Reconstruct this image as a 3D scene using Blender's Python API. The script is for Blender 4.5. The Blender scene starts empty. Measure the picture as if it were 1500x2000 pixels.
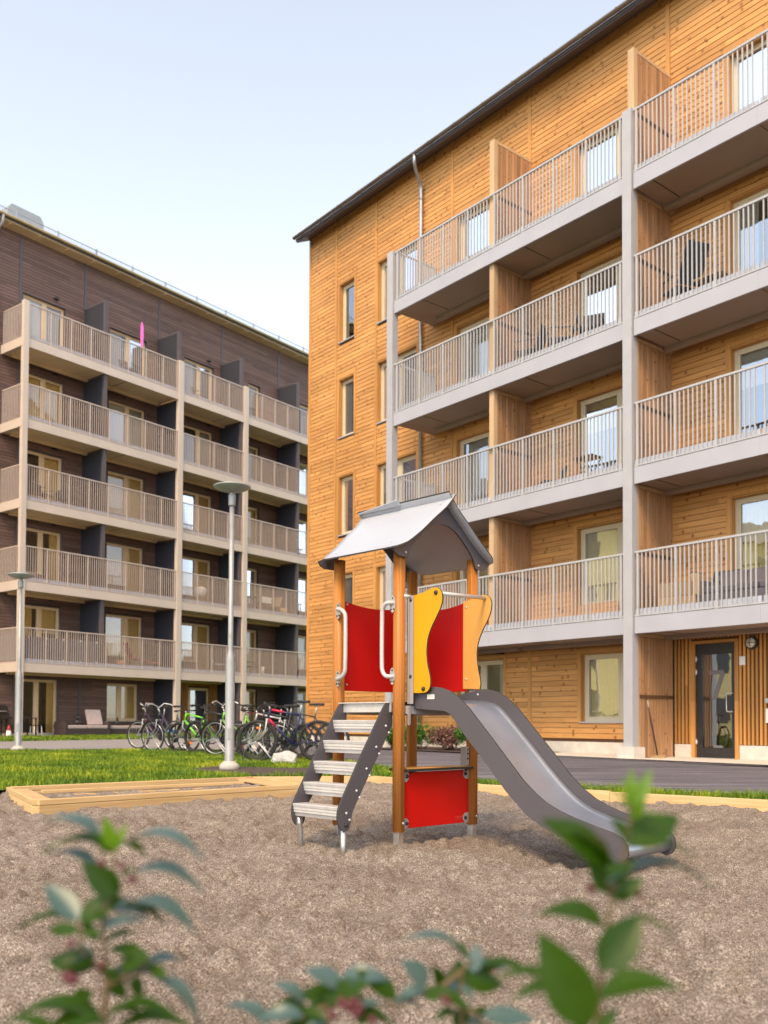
import bpy, bmesh, math, random
import numpy as np
from mathutils import Vector, Matrix

SC = bpy.context.scene
COL = SC.collection
R_ = math.radians
random.seed(7)

# ------------------------------------------------------------------ camera
CAM_H = 0.80
PITCH, ROLL = 0.0307, 0.0051
cam_data = bpy.data.cameras.new('camera')
cam = bpy.data.objects.new('camera', cam_data)
COL.objects.link(cam)
cam.matrix_world = Matrix.Translation((0, 0, CAM_H)) @ Matrix.Rotation(math.pi / 2 + PITCH, 4, 'X') @ Matrix.Rotation(ROLL, 4, 'Z')
cam_data.sensor_fit = 'VERTICAL'
cam_data.sensor_height = 36.0
cam_data.sensor_width = 27.0
cam_data.lens = 1832.1 / 2000 * 36
cam_data.shift_y = 356.4 / 2000
cam_data.clip_start = 0.05
cam_data.clip_end = 1500
cam_data.dof.use_dof = True
cam_data.dof.focus_distance = 6.3
cam_data.dof.aperture_fstop = 3.0
cam_data.dof.aperture_blades = 9
SC.camera = cam

# ------------------------------------------------------------------ light
SUN_AZ = R_(-160)          # from +Y, positive towards +X
SUN_EL = R_(50)
world = bpy.data.worlds.new('World')
SC.world = world
world.use_nodes = True
wn, wl = world.node_tree.nodes, world.node_tree.links
for n in list(wn):
    wn.remove(n)
wo = wn.new('ShaderNodeOutputWorld')
bg = wn.new('ShaderNodeBackground')
sky = wn.new('ShaderNodeTexSky')
sky.sky_type = 'NISHITA'
sky.sun_disc = False
sky.sun_elevation = SUN_EL
sky.sun_rotation = SUN_AZ
sky.altitude = 50
sky.air_density = 1.0
sky.dust_density = 0.6
sky.ozone_density = 1.0
bg.inputs['Strength'].default_value = 0.15
hsv = wn.new('ShaderNodeHueSaturation'); hsv.inputs['Saturation'].default_value = .50      # thin high haze over the whole sky
wl.new(sky.outputs[0], hsv.inputs['Color'])
tint = wn.new('ShaderNodeMix'); tint.data_type = 'RGBA'; tint.blend_type = 'MULTIPLY'; tint.inputs[0].default_value = 1.0
tint.inputs[7].default_value = (1.035, 1.0, .945, 1)
wl.new(hsv.outputs[0], tint.inputs[6])
wl.new(tint.outputs[2], bg.inputs[0])
wl.new(bg.outputs[0], wo.inputs[0])
sun_d = bpy.data.lights.new('sun', 'SUN')
sun = bpy.data.objects.new('sun', sun_d)
COL.objects.link(sun)
sun_d.energy = 1.5
sun_d.angle = R_(18)
sun_d.color = (1.0, 0.70, 0.38)
sd = Vector((math.sin(SUN_AZ) * math.cos(SUN_EL), math.cos(SUN_AZ) * math.cos(SUN_EL), math.sin(SUN_EL)))
sun.rotation_euler = sd.to_track_quat('Z', 'Y').to_euler()
SC.view_settings.view_transform = 'Standard'
SC.view_settings.look = 'None'
SC.view_settings.gamma = 1.0
SC.view_settings.use_curve_mapping = False
SC.view_settings.exposure = 1.38
SC.render.engine = 'CYCLES'
SC.cycles.use_denoising = True
SC.cycles.max_bounces = 8
SC.cycles.transparent_max_bounces = 12
SC.cycles.sample_clamp_indirect = 8.0
SC.cycles.caustics_reflective = False
SC.cycles.caustics_refractive = False

# ------------------------------------------------------------------ mesh helper
class MB:
    def __init__(self):
        self.v, self.f, self.m, self.s = [], [], [], []
    def add(self, vs, fs, mat=0, smooth=False):
        o = len(self.v)
        self.v += [tuple(p) for p in vs]
        for f in fs:
            self.f.append(tuple(i + o for i in f)); self.m.append(mat); self.s.append(smooth)
        return self
    def box(self, x0, x1, y0, y1, z0, z1, mat=0, M=None):
        if x0 > x1: x0, x1 = x1, x0
        if y0 > y1: y0, y1 = y1, y0
        if z0 > z1: z0, z1 = z1, z0
        vs = [(x0,y0,z0),(x1,y0,z0),(x1,y1,z0),(x0,y1,z0),(x0,y0,z1),(x1,y0,z1),(x1,y1,z1),(x0,y1,z1)]
        if M is not None: vs = [M @ Vector(p) for p in vs]
        return self.add(vs, [(0,3,2,1),(4,5,6,7),(0,1,5,4),(1,2,6,5),(2,3,7,6),(3,0,4,7)], mat)
    def beam(self, a, b, w, h, mat=0, up=(0, 0, 1)):
        a, b = Vector(a), Vector(b); d = (b - a); L = d.length; d.normalize()
        s = d.cross(Vector(up))
        if s.length < 1e-4: s = d.cross(Vector((1, 0, 0)))
        s.normalize(); u = s.cross(d)
        M = Matrix((( d.x, s.x, u.x, a.x), (d.y, s.y, u.y, a.y), (d.z, s.z, u.z, a.z), (0, 0, 0, 1)))
        return self.box(0, L, -w/2, w/2, -h/2, h/2, mat, M)
    def prism(self, poly, axis, a, b, mat=0, smooth=False):
        """extrude 2D polygon; axis 'x': poly=(y,z); 'y': (x,z); 'z': (x,y)"""
        def P(p, t):
            return (t, p[0], p[1]) if axis == 'x' else (p[0], t, p[1]) if axis == 'y' else (p[0], p[1], t)
        n = len(poly)
        vs = [P(p, a) for p in poly] + [P(p, b) for p in poly]
        o = len(self.v)
        self.v += vs
        self.f += [tuple(o + i for i in range(n)), tuple(o + n + i for i in reversed(range(n)))]
        self.m += [mat] * 2; self.s += [False] * 2
        for i in range(n):
            j = (i + 1) % n
            self.f.append((o + j, o + i, o + n + i, o + n + j)); self.m.append(mat); self.s.append(smooth)
        return self
    def tube(self, pts, r, n=8, mat=0, closed=False, caps=True):
        pts = [Vector(p) for p in pts]; N = len(pts)
        rs = r if isinstance(r, (list, tuple)) else [r] * N
        t0 = (pts[1] - pts[0]).normalized()
        ref = Vector((0, 0, 1)) if abs(t0.z) < .9 else Vector((1, 0, 0))
        u = t0.cross(ref).normalized(); rings = []
        for i in range(N):
            if closed: t = pts[(i + 1) % N] - pts[i - 1]
            else: t = pts[min(i + 1, N - 1)] - pts[max(i - 1, 0)]
            t.normalize()
            u = (u - t * u.dot(t)).normalized(); w = t.cross(u)
            rings.append([pts[i] + (u * math.cos(2*math.pi*k/n) + w * math.sin(2*math.pi*k/n)) * rs[i] for k in range(n)])
        o = len(self.v)
        for q in rings: self.v += [tuple(p) for p in q]
        M = N if closed else N - 1
        for i in range(M):
            a, b = o + i * n, o + ((i + 1) % N) * n
            for k in range(n):
                l = (k + 1) % n
                self.f.append((a + k, a + l, b + l, b + k)); self.m.append(mat); self.s.append(True)
        if caps and not closed:
            self.f.append(tuple(o + k for k in reversed(range(n)))); self.m.append(mat); self.s.append(False)
            self.f.append(tuple(o + (N-1)*n + k for k in range(n))); self.m.append(mat); self.s.append(False)
        return self
    def lathe(self, prof, n=20, c=(0, 0, 0), mat=0, smooth=True, M=None):
        """profile [(r,z)] about z"""
        o = len(self.v); c = Vector(c)
        for r, z in prof:
            for k in range(n):
                p = Vector((r*math.cos(2*math.pi*k/n), r*math.sin(2*math.pi*k/n), z))
                if M is not None: p = M @ p
                self.v.append(tuple(p + c))
        for i in range(len(prof) - 1):
            a, b = o + i*n, o + (i+1)*n
            for k in range(n):
                l = (k+1) % n
                self.f.append((a+k, a+l, b+l, b+k)); self.m.append(mat); self.s.append(smooth)
        for idx, rev in ((0, True), (len(prof)-1, False)):
            if prof[idx][0] > 1e-5:
                q = [o + idx*n + k for k in range(n)]
                self.f.append(tuple(reversed(q) if rev else q)); self.m.append(mat); self.s.append(False)
        return self
    def sphere(self, c, r, n=10, mat=0, sz=1.0):
        prof = [(max(r*math.sin(math.pi*i/n), 1e-6), -r*math.cos(math.pi*i/n)*sz) for i in range(n+1)]
        return self.lathe(prof, n+2, c, mat)
    def mesh(self, name, mats, recalc=True):
        me = bpy.data.meshes.new(name)
        me.from_pydata(self.v, [], self.f)
        mats = mats if isinstance(mats, (list, tuple)) else [mats]
        for m in mats: me.materials.append(m)
        me.polygons.foreach_set('material_index', self.m)
        me.polygons.foreach_set('use_smooth', self.s)
        if recalc and len(self.v) < 60000:
            bm = bmesh.new(); bm.from_mesh(me)
            bmesh.ops.recalc_face_normals(bm, faces=bm.faces)
            bm.to_mesh(me); bm.free()
        me.update()
        return me
    def build(self, name, mats, parent=None, **props):
        return mk(name, self.mesh(name, mats), parent, **props)

def mk(name, me, parent=None, **props):
    o = bpy.data.objects.new(name, me)
    COL.objects.link(o)
    if parent is not None: o.parent = parent
    for k, v in props.items(): o[k] = v
    return o
def thing(name, label, cat, loc=(0, 0, 0), rz=0, group=None):
    o = bpy.data.objects.new(name, None); COL.objects.link(o)
    o.location = loc; o.rotation_euler = (0, 0, rz)
    o.empty_display_size = .2
    o['label'] = label; o['category'] = cat
    if group: o['group'] = group
    return o
def copy_tree(o, parent=None):
    c = o.copy(); COL.objects.link(c)
    if parent is not None: c.parent = parent
    for ch in list(o.children): copy_tree(ch, c)
    return c
def bevel(o, w=.004, seg=2):
    m = o.modifiers.new('bevel', 'BEVEL'); m.width = w; m.segments = seg; m.limit_method = 'ANGLE'; m.angle_limit = R_(40)
    return o

# ------------------------------------------------------------------ materials
def new_mat(name):
    m = bpy.data.materials.new(name); m.use_nodes = True
    nt = m.node_tree
    for n in list(nt.nodes): nt.nodes.remove(n)
    out = nt.nodes.new('ShaderNodeOutputMaterial')
    b = nt.nodes.new('ShaderNodeBsdfPrincipled')
    nt.links.new(b.outputs[0], out.inputs[0])
    return m, nt, b, out
def N(nt, t, **kw):
    n = nt.nodes.new(t)
    for k, v in kw.items():
        if k.startswith('i_'): n.inputs[k[2:].replace('_', ' ')].default_value = v
        else: setattr(n, k, v)
    return n
def math_(nt, op, a, b=None, c=None):
    n = nt.nodes.new('ShaderNodeMath'); n.operation = op
    for i, x in enumerate((a, b, c)):
        if x is None: continue
        if isinstance(x, (int, float)): n.inputs[i].default_value = x
        else: nt.links.new(x, n.inputs[i])
    return n.outputs[0]
def ramp(nt, fac, stops):
    n = nt.nodes.new('ShaderNodeValToRGB')
    while len(n.color_ramp.elements) < len(stops): n.color_ramp.elements.new(.5)
    for e, (p, c) in zip(n.color_ramp.elements, stops):
        e.position = p; e.color = (*c, 1) if len(c) == 3 else c
    nt.links.new(fac, n.inputs[0]); return n.outputs[0]
def mixc(nt, fac, a, b, mode='MIX'):
    n = nt.nodes.new('ShaderNodeMix'); n.data_type = 'RGBA'; n.blend_type = mode
    if isinstance(fac, (int, float)): n.inputs[0].default_value = fac
    else: nt.links.new(fac, n.inputs[0])
    for i, x in ((6, a), (7, b)):
        if isinstance(x, tuple): n.inputs[i].default_value = (*x[:3], 1)
        else: nt.links.new(x, n.inputs[i])
    return n.outputs[2]
def bumpn(nt, h, b, strength=.3, dist=.01):
    n = nt.nodes.new('ShaderNodeBump'); n.inputs['Strength'].default_value = strength; n.inputs['Distance'].default_value = dist
    nt.links.new(h, n.inputs['Height']); nt.links.new(n.outputs[0], b.inputs['Normal'])

def plain(name, c, rough=.5, metal=0.0, vary=.12, scale=6, bump=0.0, spec=.5, dirt=None):
    m, nt, b, _ = new_mat(name)
    tc = N(nt, 'ShaderNodeTexCoord')
    n1 = N(nt, 'ShaderNodeTexNoise'); n1.inputs['Scale'].default_value = scale; n1.inputs['Detail'].default_value = 6
    nt.links.new(tc.outputs['Object'], n1.inputs['Vector'])
    lo = tuple(x * (1 - vary) for x in c); hi = tuple(min(1, x * (1 + vary)) for x in c)
    col = ramp(nt, n1.outputs[0], [(.3, lo), (.7, hi)])
    if dirt:
        n2 = N(nt, 'ShaderNodeTexNoise'); n2.inputs['Scale'].default_value = 2.3; n2.inputs['Detail'].default_value = 8; n2.inputs['Roughness'].default_value = .7
        nt.links.new(tc.outputs['Object'], n2.inputs['Vector'])
        f = ramp(nt, n2.outputs[0], [(.5, (0, 0, 0)), (.75, (.5, .5, .5))])
        col = mixc(nt, f, col, dirt)
    nt.links.new(col, b.inputs['Base Color'])
    rr = N(nt, 'ShaderNodeMapRange'); rr.inputs[3].default_value = rough * .85; rr.inputs[4].default_value = min(1, rough * 1.2)
    nt.links.new(n1.outputs[0], rr.inputs[0]); nt.links.new(rr.outputs[0], b.inputs['Roughness'])
    b.inputs['Metallic'].default_value = metal
    b.inputs['Specular IOR Level'].default_value = spec
    if bump:
        n3 = N(nt, 'ShaderNodeTexNoise'); n3.inputs['Scale'].default_value = scale * 15; n3.inputs['Detail'].default_value = 3
        nt.links.new(tc.outputs['Object'], n3.inputs['Vector'])
        bumpn(nt, n3.outputs[0], b, bump, .004)
    return m

def wood(name, c1, c2, knot, axis='x', pitch=None, seg=2.9, ref=None, rough=.62, rowvar=.35, knots=3.2, knot_r=.055, grey=0.0):
    """pine: grain along axis, random tone per board (rows of height pitch across the grain)"""
    m, nt, b, _ = new_mat(name)
    tc = N(nt, 'ShaderNodeTexCoord')
    if ref is not None: tc.object = ref
    sep = N(nt, 'ShaderNodeSeparateXYZ'); nt.links.new(tc.outputs['Object'], sep.inputs[0])
    X, Y, Z = sep.outputs
    al, pe, th = (Z, Y, X) if axis == 'zy' else (X, Z, Y) if axis == 'x' else (Z, X, Y) if axis == 'z' else (Y, Z, X)
    if pitch:
        row = math_(nt, 'FLOOR', math_(nt, 'DIVIDE', pe, pitch))
    else:
        oi = N(nt, 'ShaderNodeObjectInfo'); row = math_(nt, 'MULTIPLY', oi.outputs['Random'], 97.0)
    wn1 = N(nt, 'ShaderNodeTexWhiteNoise', noise_dimensions='1D'); nt.links.new(row, wn1.inputs['W'])
    piece = math_(nt, 'FLOOR', math_(nt, 'ADD', math_(nt, 'DIVIDE', al, seg), math_(nt, 'MULTIPLY', wn1.outputs['Value'], 7.0)))
    wn2 = N(nt, 'ShaderNodeTexWhiteNoise', noise_dimensions='2D')
    cv = N(nt, 'ShaderNodeCombineXYZ'); nt.links.new(row, cv.inputs[0]); nt.links.new(piece, cv.inputs[1])
    nt.links.new(cv.outputs[0], wn2.inputs['Vector'])
    rnd = wn2.outputs['Value']
    # grain
    gv = N(nt, 'ShaderNodeCombineXYZ')
    nt.links.new(math_(nt, 'ADD', math_(nt, 'MULTIPLY', al, 1.1), math_(nt, 'MULTIPLY', rnd, 40.0)), gv.inputs[0])
    nt.links.new(math_(nt, 'MULTIPLY', pe, 38.0), gv.inputs[1]); nt.links.new(math_(nt, 'MULTIPLY', th, 38.0), gv.inputs[2])
    g = N(nt, 'ShaderNodeTexNoise'); g.inputs['Scale'].default_value = 1.3; g.inputs['Detail'].default_value = 5; g.inputs['Distortion'].default_value = .8
    nt.links.new(gv.outputs[0], g.inputs['Vector'])
    col = ramp(nt, g.outputs[0], [(.28, c2), (.68, c1)])
    big = N(nt, 'ShaderNodeTexNoise'); big.inputs['Scale'].default_value = .45; big.inputs['Detail'].default_value = 3
    nt.links.new(tc.outputs['Object'], big.inputs['Vector'])
    col = mixc(nt, 1.0, col, ramp(nt, rnd, [(0, (1-rowvar,)*3), (1, (1+rowvar*.4, 1+rowvar*.35, 1+rowvar*.3))]), 'MULTIPLY')
    col = mixc(nt, 1.0, col, ramp(nt, big.outputs[0], [(.3, (.86, .84, .82)), (.7, (1.08, 1.08, 1.08))]), 'MULTIPLY')
    # knots
    kv = N(nt, 'ShaderNodeCombineXYZ')
    nt.links.new(math_(nt, 'ADD', al, math_(nt, 'MULTIPLY', rnd, 9.0)), kv.inputs[0]); nt.links.new(math_(nt, 'MULTIPLY', pe, .8), kv.inputs[1])
    if not pitch: nt.links.new(math_(nt, 'MULTIPLY', th, .8), kv.inputs[2])
    vo = N(nt, 'ShaderNodeTexVoronoi', voronoi_dimensions='3D' if not pitch else '2D'); vo.inputs['Scale'].default_value = knots
    nt.links.new(kv.outputs[0], vo.inputs['Vector'])
    kf = ramp(nt, vo.outputs['Distance'], [(knot_r*.6, (1, 1, 1)), (knot_r*1.7, (0, 0, 0))])
    col = mixc(nt, kf, col, knot)
    nt.links.new(col, b.inputs['Base Color'])
    b.inputs['Roughness'].default_value = rough
    b.inputs['Specular IOR Level'].default_value = .3
    bumpn(nt, g.outputs[0], b, .25, .002)
    return m

def glass_mat(name, base=.10, mul=.9, tint=(.86, .9, .88)):
    m = bpy.data.materials.new(name); m.use_nodes = True; nt = m.node_tree
    for n in list(nt.nodes): nt.nodes.remove(n)
    out = nt.nodes.new('ShaderNodeOutputMaterial')
    tr = nt.nodes.new('ShaderNodeBsdfTransparent'); tr.inputs[0].default_value = (*tint, 1)
    gl = nt.nodes.new('ShaderNodeBsdfGlossy'); gl.inputs['Roughness'].default_value = .01; gl.inputs[0].default_value = (.78, .88, 1, 1)
    fr = nt.nodes.new('ShaderNodeFresnel'); fr.inputs['IOR'].default_value = 1.5
    tc = N(nt, 'ShaderNodeTexCoord'); ns = N(nt, 'ShaderNodeTexNoise'); ns.inputs['Scale'].default_value = 1.6
    nt.links.new(tc.outputs['Object'], ns.inputs['Vector'])
    bp = N(nt, 'ShaderNodeBump'); bp.inputs['Strength'].default_value = .06; bp.inputs['Distance'].default_value = .05
    nt.links.new(ns.outputs[0], bp.inputs['Height']); nt.links.new(bp.outputs[0], gl.inputs['Normal'])
    f = math_(nt, 'ADD', math_(nt, 'MULTIPLY', fr.outputs[0], mul), base)
    mx = nt.nodes.new('ShaderNodeMixShader'); nt.links.new(f, mx.inputs[0])
    nt.links.new(tr.outputs[0], mx.inputs[1]); nt.links.new(gl.outputs[0], mx.inputs[2]); nt.links.new(mx.outputs[0], out.inputs[0])
    return m

M = {}
M['galv'] = plain('painted_steel', (.40, .40, .42), .42, 0, .05, 3, spec=.5)
M['rail'] = plain('rail_steel', (.42, .42, .43), .4, 0, .06, 8)
M['rail_l'] = plain('rail_steel_warm', (.58, .47, .40), .4, 0, .06, 8)
M['fascia'] = plain('fascia_paint', (.40, .405, .45), .5, 0, .05, 1.5)
M['fascia_l'] = plain('fascia_paint_warm', (.62, .52, .44), .5, 0, .05, 1.5)
M['soffit'] = plain('soffit_board', (.33, .255, .21), .8, 0, .08, 1.2)
M['soffit_l'] = plain('soffit_board_pale', (.76, .58, .36), .8, 0, .08, 1.2)
M['deck'] = plain('deck_concrete', (.42, .46, .56), .85, 0, .12, 5, .2)
M['steel'] = plain('galvanised_steel', (.55, .56, .57), .32, .85, .15, 14)
M['pipe'] = plain('downpipe_metal', (.42, .43, .46), .3, .7, .1, 6)
M['frame_w'] = plain('window_paint', (.62, .53, .38), .5, 0, .04, 3)
M['frame_l'] = plain('window_paint_warm', (.76, .56, .34), .5, 0, .04, 3)
M['glass'] = glass_mat('window_glass', .34, .8)
M['glass_l'] = glass_mat('window_glass_warm', .12, .8, (.95, .9, .8))  # warm tint helps the painted golden glow in these panes
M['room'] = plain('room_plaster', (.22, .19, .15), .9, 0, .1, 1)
M['curtain'] = plain('curtain_cloth', (.55, .54, .51), .9, 0, .06, 8)
M['curtain_reflect'] = plain('golden_reflection_cloth', (.95, .70, .24), .9, 0, .06, 8)  # yellow cloth paints golden window reflections into the curtain colour
M['black'] = plain('black_metal', (.025, .022, .022), .4, 0, .2, 9)
M['blackm'] = plain('black_plastic', (.02, .02, .022), .5, 0, .2, 9)
M['roofing'] = plain('roof_sheet', (.14, .12, .11), .55, .3, .1, 4)
M['gutter'] = plain('gutter_metal', (.20, .165, .12), .4, .3, .15, 4)
M['gutter_l'] = plain('gutter_metal_pale', (.50, .40, .22), .4, .3, .15, 4)
M['concrete'] = plain('concrete', (.47, .44, .40), .85, 0, .15, 7, .3, dirt=(.3, .27, .24))
M['concrete_pale'] = plain('concrete_pale', (.62, .57, .51), .85, 0, .1, 7, .3, dirt=(.42, .38, .34))
M['hpl'] = plain('slate_board', (.082, .074, .084), .42, 0, .06, 3, .04)
M['hpl_l'] = plain('pale_grey_board', (.34, .31, .31), .38, 0, .04, 2)
M['red'] = plain('red_board', (.56, .005, .003), .5, 0, .08, 2.5, .02, spec=.22)
M['yellow'] = plain('yellow_board', (.62, .315, .003), .45, 0, .05, 2.5, .02, spec=.3)
M['orange'] = plain('orange_board', (.72, .36, .075), .38, 0, .04, 2.5, .02)
M['edge'] = plain('dark_board_edge', (.03, .028, .026), .6, 0, .1, 9)
M['alu'] = plain('aluminium', (.62, .61, .60), .36, .35, .08, 20, .05)
M['stainless'] = plain('stainless_sheet', (.48, .53, .64), .33, .8, .06, 5)
M['handle'] = plain('grey_painted_tube', (.50, .48, .47), .38, .1, .05, 5)
M['lamp_post'] = plain('lamp_post_metal', (.33, .34, .34), .42, .3, .1, 7)
M['lamp_disc'] = plain('lamp_disc_metal', (.36, .38, .38), .4, .3, .08, 5)
M['rubber'] = plain('tyre_rubber', (.018, .017, .017), .7, 0, .2, 20)
M['wicker'] = plain('dark_wicker', (.055, .038, .035), .7, 0, .35, 60, .6)
M['cushion'] = plain('pale_cushion', (.46, .37, .35), .9, 0, .08, 12, .2)
M['navyfab'] = plain('dark_blue_cloth', (.035, .042, .06), .85, 0, .15, 20, .2)
M['greyfab'] = plain('grey_cloth', (.14, .13, .15), .9, 0, .12, 10, .2)
M['white'] = plain('white_plastic', (.78, .76, .74), .4, 0, .03, 5)
M['rock'] = plain('white_rock', (.50, .48, .45), .8, 0, .15, 9, .7)
M['soil'] = plain('planting_soil', (.075, .052, .045), .95, 0, .4, 18, .8)
M['pink'] = plain('pink_cloth', (.85, .12, .55), .6, 0, .1, 9)
M['redfab'] = plain('red_cloth', (.48, .05, .05), .8, 0, .1, 9)
M['num'] = plain('matt_film', (.17, .15, .14), .7, 0, .05, 9)
M['lampglass'] = plain('frosted_lamp_glass', (.60, .55, .47), .4, 0, .05, 9)
M['lightwood'] = wood('light_wood', (.62, .42, .24), (.5, .32, .17), (.3, .15, .06), 'x', None)
M['bag'] = plain('blue_bag_plastic', (.10, .35, .62), .5, 0, .3, 9)

PINE1, PINE2, KNOT = (.66, .352, .128), (.49, .222, .060), (.26, .105, .028)

# ------------------------------------------------------------------ building frames
OR = (4.9165, 18.2816); TR = R_(129.338)           # golden building: x local = along facade to the left, -y local = into the building
OL = (-12.947, 33.584); TL = R_(52.338)            # dark building: x local = along facade to the right, +y local = into the building
WR, WL = 1.393, 1.521                               # wall plane behind the balcony front
def H(y): return .06 + (y - 9) * .0065              # gently rising ground
def w_r(s, p, z=0): return Vector((OR[0] + s*math.cos(TR) + p*math.cos(TR - math.pi/2), OR[1] + s*math.sin(TR) + p*math.sin(TR - math.pi/2), z))
def w_l(s, p, z=0): return Vector((OL[0] + s*math.cos(TL) + p*math.cos(TL + math.pi/2), OL[1] + s*math.sin(TL) + p*math.sin(TL + math.pi/2), z))
LEV = [2.905 + 2.95 * i for i in range(5)]

bR = thing('apartment_building', 'golden timber clad apartment building with grey balconies filling the right side', 'building', (*OR, 0), TR)
bL = thing('apartment_building', 'dark brown timber apartment building with five rows of balconies on the left', 'building', (*OL, 0), TL)
M['cladR'] = wood('golden_cladding', PINE1, PINE2, KNOT, 'x', .12, 3.1, bR, rowvar=.22, knots=3.0, knot_r=.075)
M['cladRv'] = wood('golden_cladding_upright', (.50, .30, .165), (.33, .175, .085), KNOT, 'zy', .098, 9.0, bR, rowvar=.38, knots=3.4, knot_r=.06)
M['trimR'] = wood('golden_trim', (.60, .32, .11), (.47, .21, .055), KNOT, 'z', None, rowvar=.12, knots=1.6, knot_r=.05)
M['postR'] = wood('pale_partition_post', (.62, .45, .28), (.50, .33, .18), KNOT, 'z', None, rowvar=.12, knots=1.8, knot_r=.05)
M['trimRx'] = wood('golden_trim_flat', (.66, .42, .20), (.55, .31, .12), KNOT, 'x', None, rowvar=.12, knots=1.6, knot_r=.05)
M['slatR'] = wood('entrance_slat', (.62, .31, .09), (.46, .20, .05), KNOT, 'z', None, rowvar=.3, knots=3.0, knot_r=.05)
M['backR'] = plain('cladding_backing', (.10, .045, .015), .9, 0, .1, 4)
M['cladL'] = wood('dark_cladding', (.205, .128, .108), (.155, .094, .078), (.05, .03, .03), 'x', .12, 3.3, bL, rowvar=.28, knots=3.0, knot_r=.04)
M['trimL'] = plain('dark_trim', (.10, .085, .095), .6, 0, .1, 4)
M['partL'] = plain('charcoal_partition', (.034, .036, .050), .7, 0, .25, 30, .3)
M['backL'] = plain('dark_backing', (.03, .02, .018), .9, 0, .1, 4)
M['post'] = wood('oiled_pine_post', (.52, .215, .050), (.34, .115, .020), (.14, .035, .008), 'z', None, rough=.38, rowvar=.10, knots=2.6, knot_r=.05)
M['newpine'] = wood('fresh_pine_timber', (.70, .52, .28), (.58, .38, .17), (.35, .17, .06), 'x', None, rough=.6, rowvar=.14, knots=3.0, knot_r=.045)

CLAP = [(-.002, .004), (-.021, .004), (-.012, .116), (-.002, .116)]   # (outward(-)/in, z) of one lapped board

def clip_rows(x0, x1, z0, z1, openings, rng, pitch=.12, seglen=(2.2, 4.2)):
    """board pieces (xa, xb, z) for a panel, interrupted by openings (xa,xb,za,zb)"""
    out = []
    r0 = int(math.ceil(z0 / pitch - 1e-6)); r1 = int(math.floor(z1 / pitch + 1e-6))
    for r in range(r0, r1):
        z = r * pitch; spans = [(x0, x1)]
        for (a, b, c, d) in openings:
            if z + pitch*.9 > c and z < d - pitch*.3:
                ns = []
                for (p, q) in spans:
                    if b <= p or a >= q: ns.append((p, q)); continue
                    if a > p: ns.append((p, a))
                    if b < q: ns.append((b, q))
                spans = ns
        for p, q in spans:
            x = p
            first = True
            while q - x > .04:
                L = rng.uniform(*seglen) * (rng.random() if first else 1)
                first = False
                e = x + max(L, .5)
                if q - e < .5: e = q
                out.append((x + .002, e - .002, z)); x = e
    return out

def facade(bld, sg, wall, panels, openings, mats, ztop, ind=None, name='board'):
    """sg: local y = sg*p"""
    clad, back = mats
    rng = random.Random(11)
    pieces = []
    for (x0, x1, z0, z1) in panels:
        pieces += clip_rows(x0, x1, z0, z1, openings, rng)
    def prof(): return [(sg * (wall + a), z) for a, z in CLAP]
    chosen = set()
    if ind:
        sc = []
        for i, (a, b, z) in enumerate(pieces):
            k = ind(a, b, z)
            if k > 0: sc.append((k, i))
        sc.sort(reverse=True); chosen = {i for _, i in sc[:300]}
    rest = MB(); unit = MB(); unit.prism(prof(), 'x', 0, 1)
    ume = unit.mesh('board', clad)
    for i, (a, b, z) in enumerate(pieces):
        if i in chosen:
            o = mk(name, ume, bld); o.location = (a, 0, z); o.scale = (b - a, 1, 1)
        else:
            rest.prism([(y, z + q) for y, q in prof()], 'x', a, b)
    rest.build('boards_far' if False else 'cladding', clad, bld, kind='stuff')
    # backing sheet with holes
    xs = sorted({p[0] for p in panels} | {p[1] for p in panels} | {o[0] for o in openings} | {o[1] for o in openings})
    zs = sorted({p[2] for p in panels} | {p[3] for p in panels} | {o[2] for o in openings} | {o[3] for o in openings})
    bk = MB(); y = sg * (wall + .004)
    for i in range(len(xs) - 1):
        for j in range(len(zs) - 1):
            cx, cz = (xs[i] + xs[i+1]) / 2, (zs[j] + zs[j+1]) / 2
            if not any(p[0] <= cx <= p[1] and p[2] <= cz <= p[3] for p in panels): continue
            if any(o[0] < cx < o[1] and o[2] < cz < o[3] for o in openings): continue
            bk.add([(xs[i], y, zs[j]), (xs[i+1], y, zs[j]), (xs[i+1], y, zs[j+1]), (xs[i], y, zs[j+1])], [(0, 1, 2, 3)])
    bk.build('wall', back, bld)

def curtain_mesh(x0, x1, y, z0, z1, mb, waves=.09, amp=.018, mat=0):
    n = max(4, int((x1 - x0) / (waves / 4)))
    vs = []
    for i in range(n + 1):
        x = x0 + (x1 - x0) * i / n
        dy = amp * math.sin(x / waves * 2 * math.pi)
        vs += [(x, y + dy, z0), (x, y + dy, z1)]
    mb.add(vs, [(2*i, 2*i+2, 2*i+3, 2*i+1) for i in range(n)], mat, True)

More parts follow.
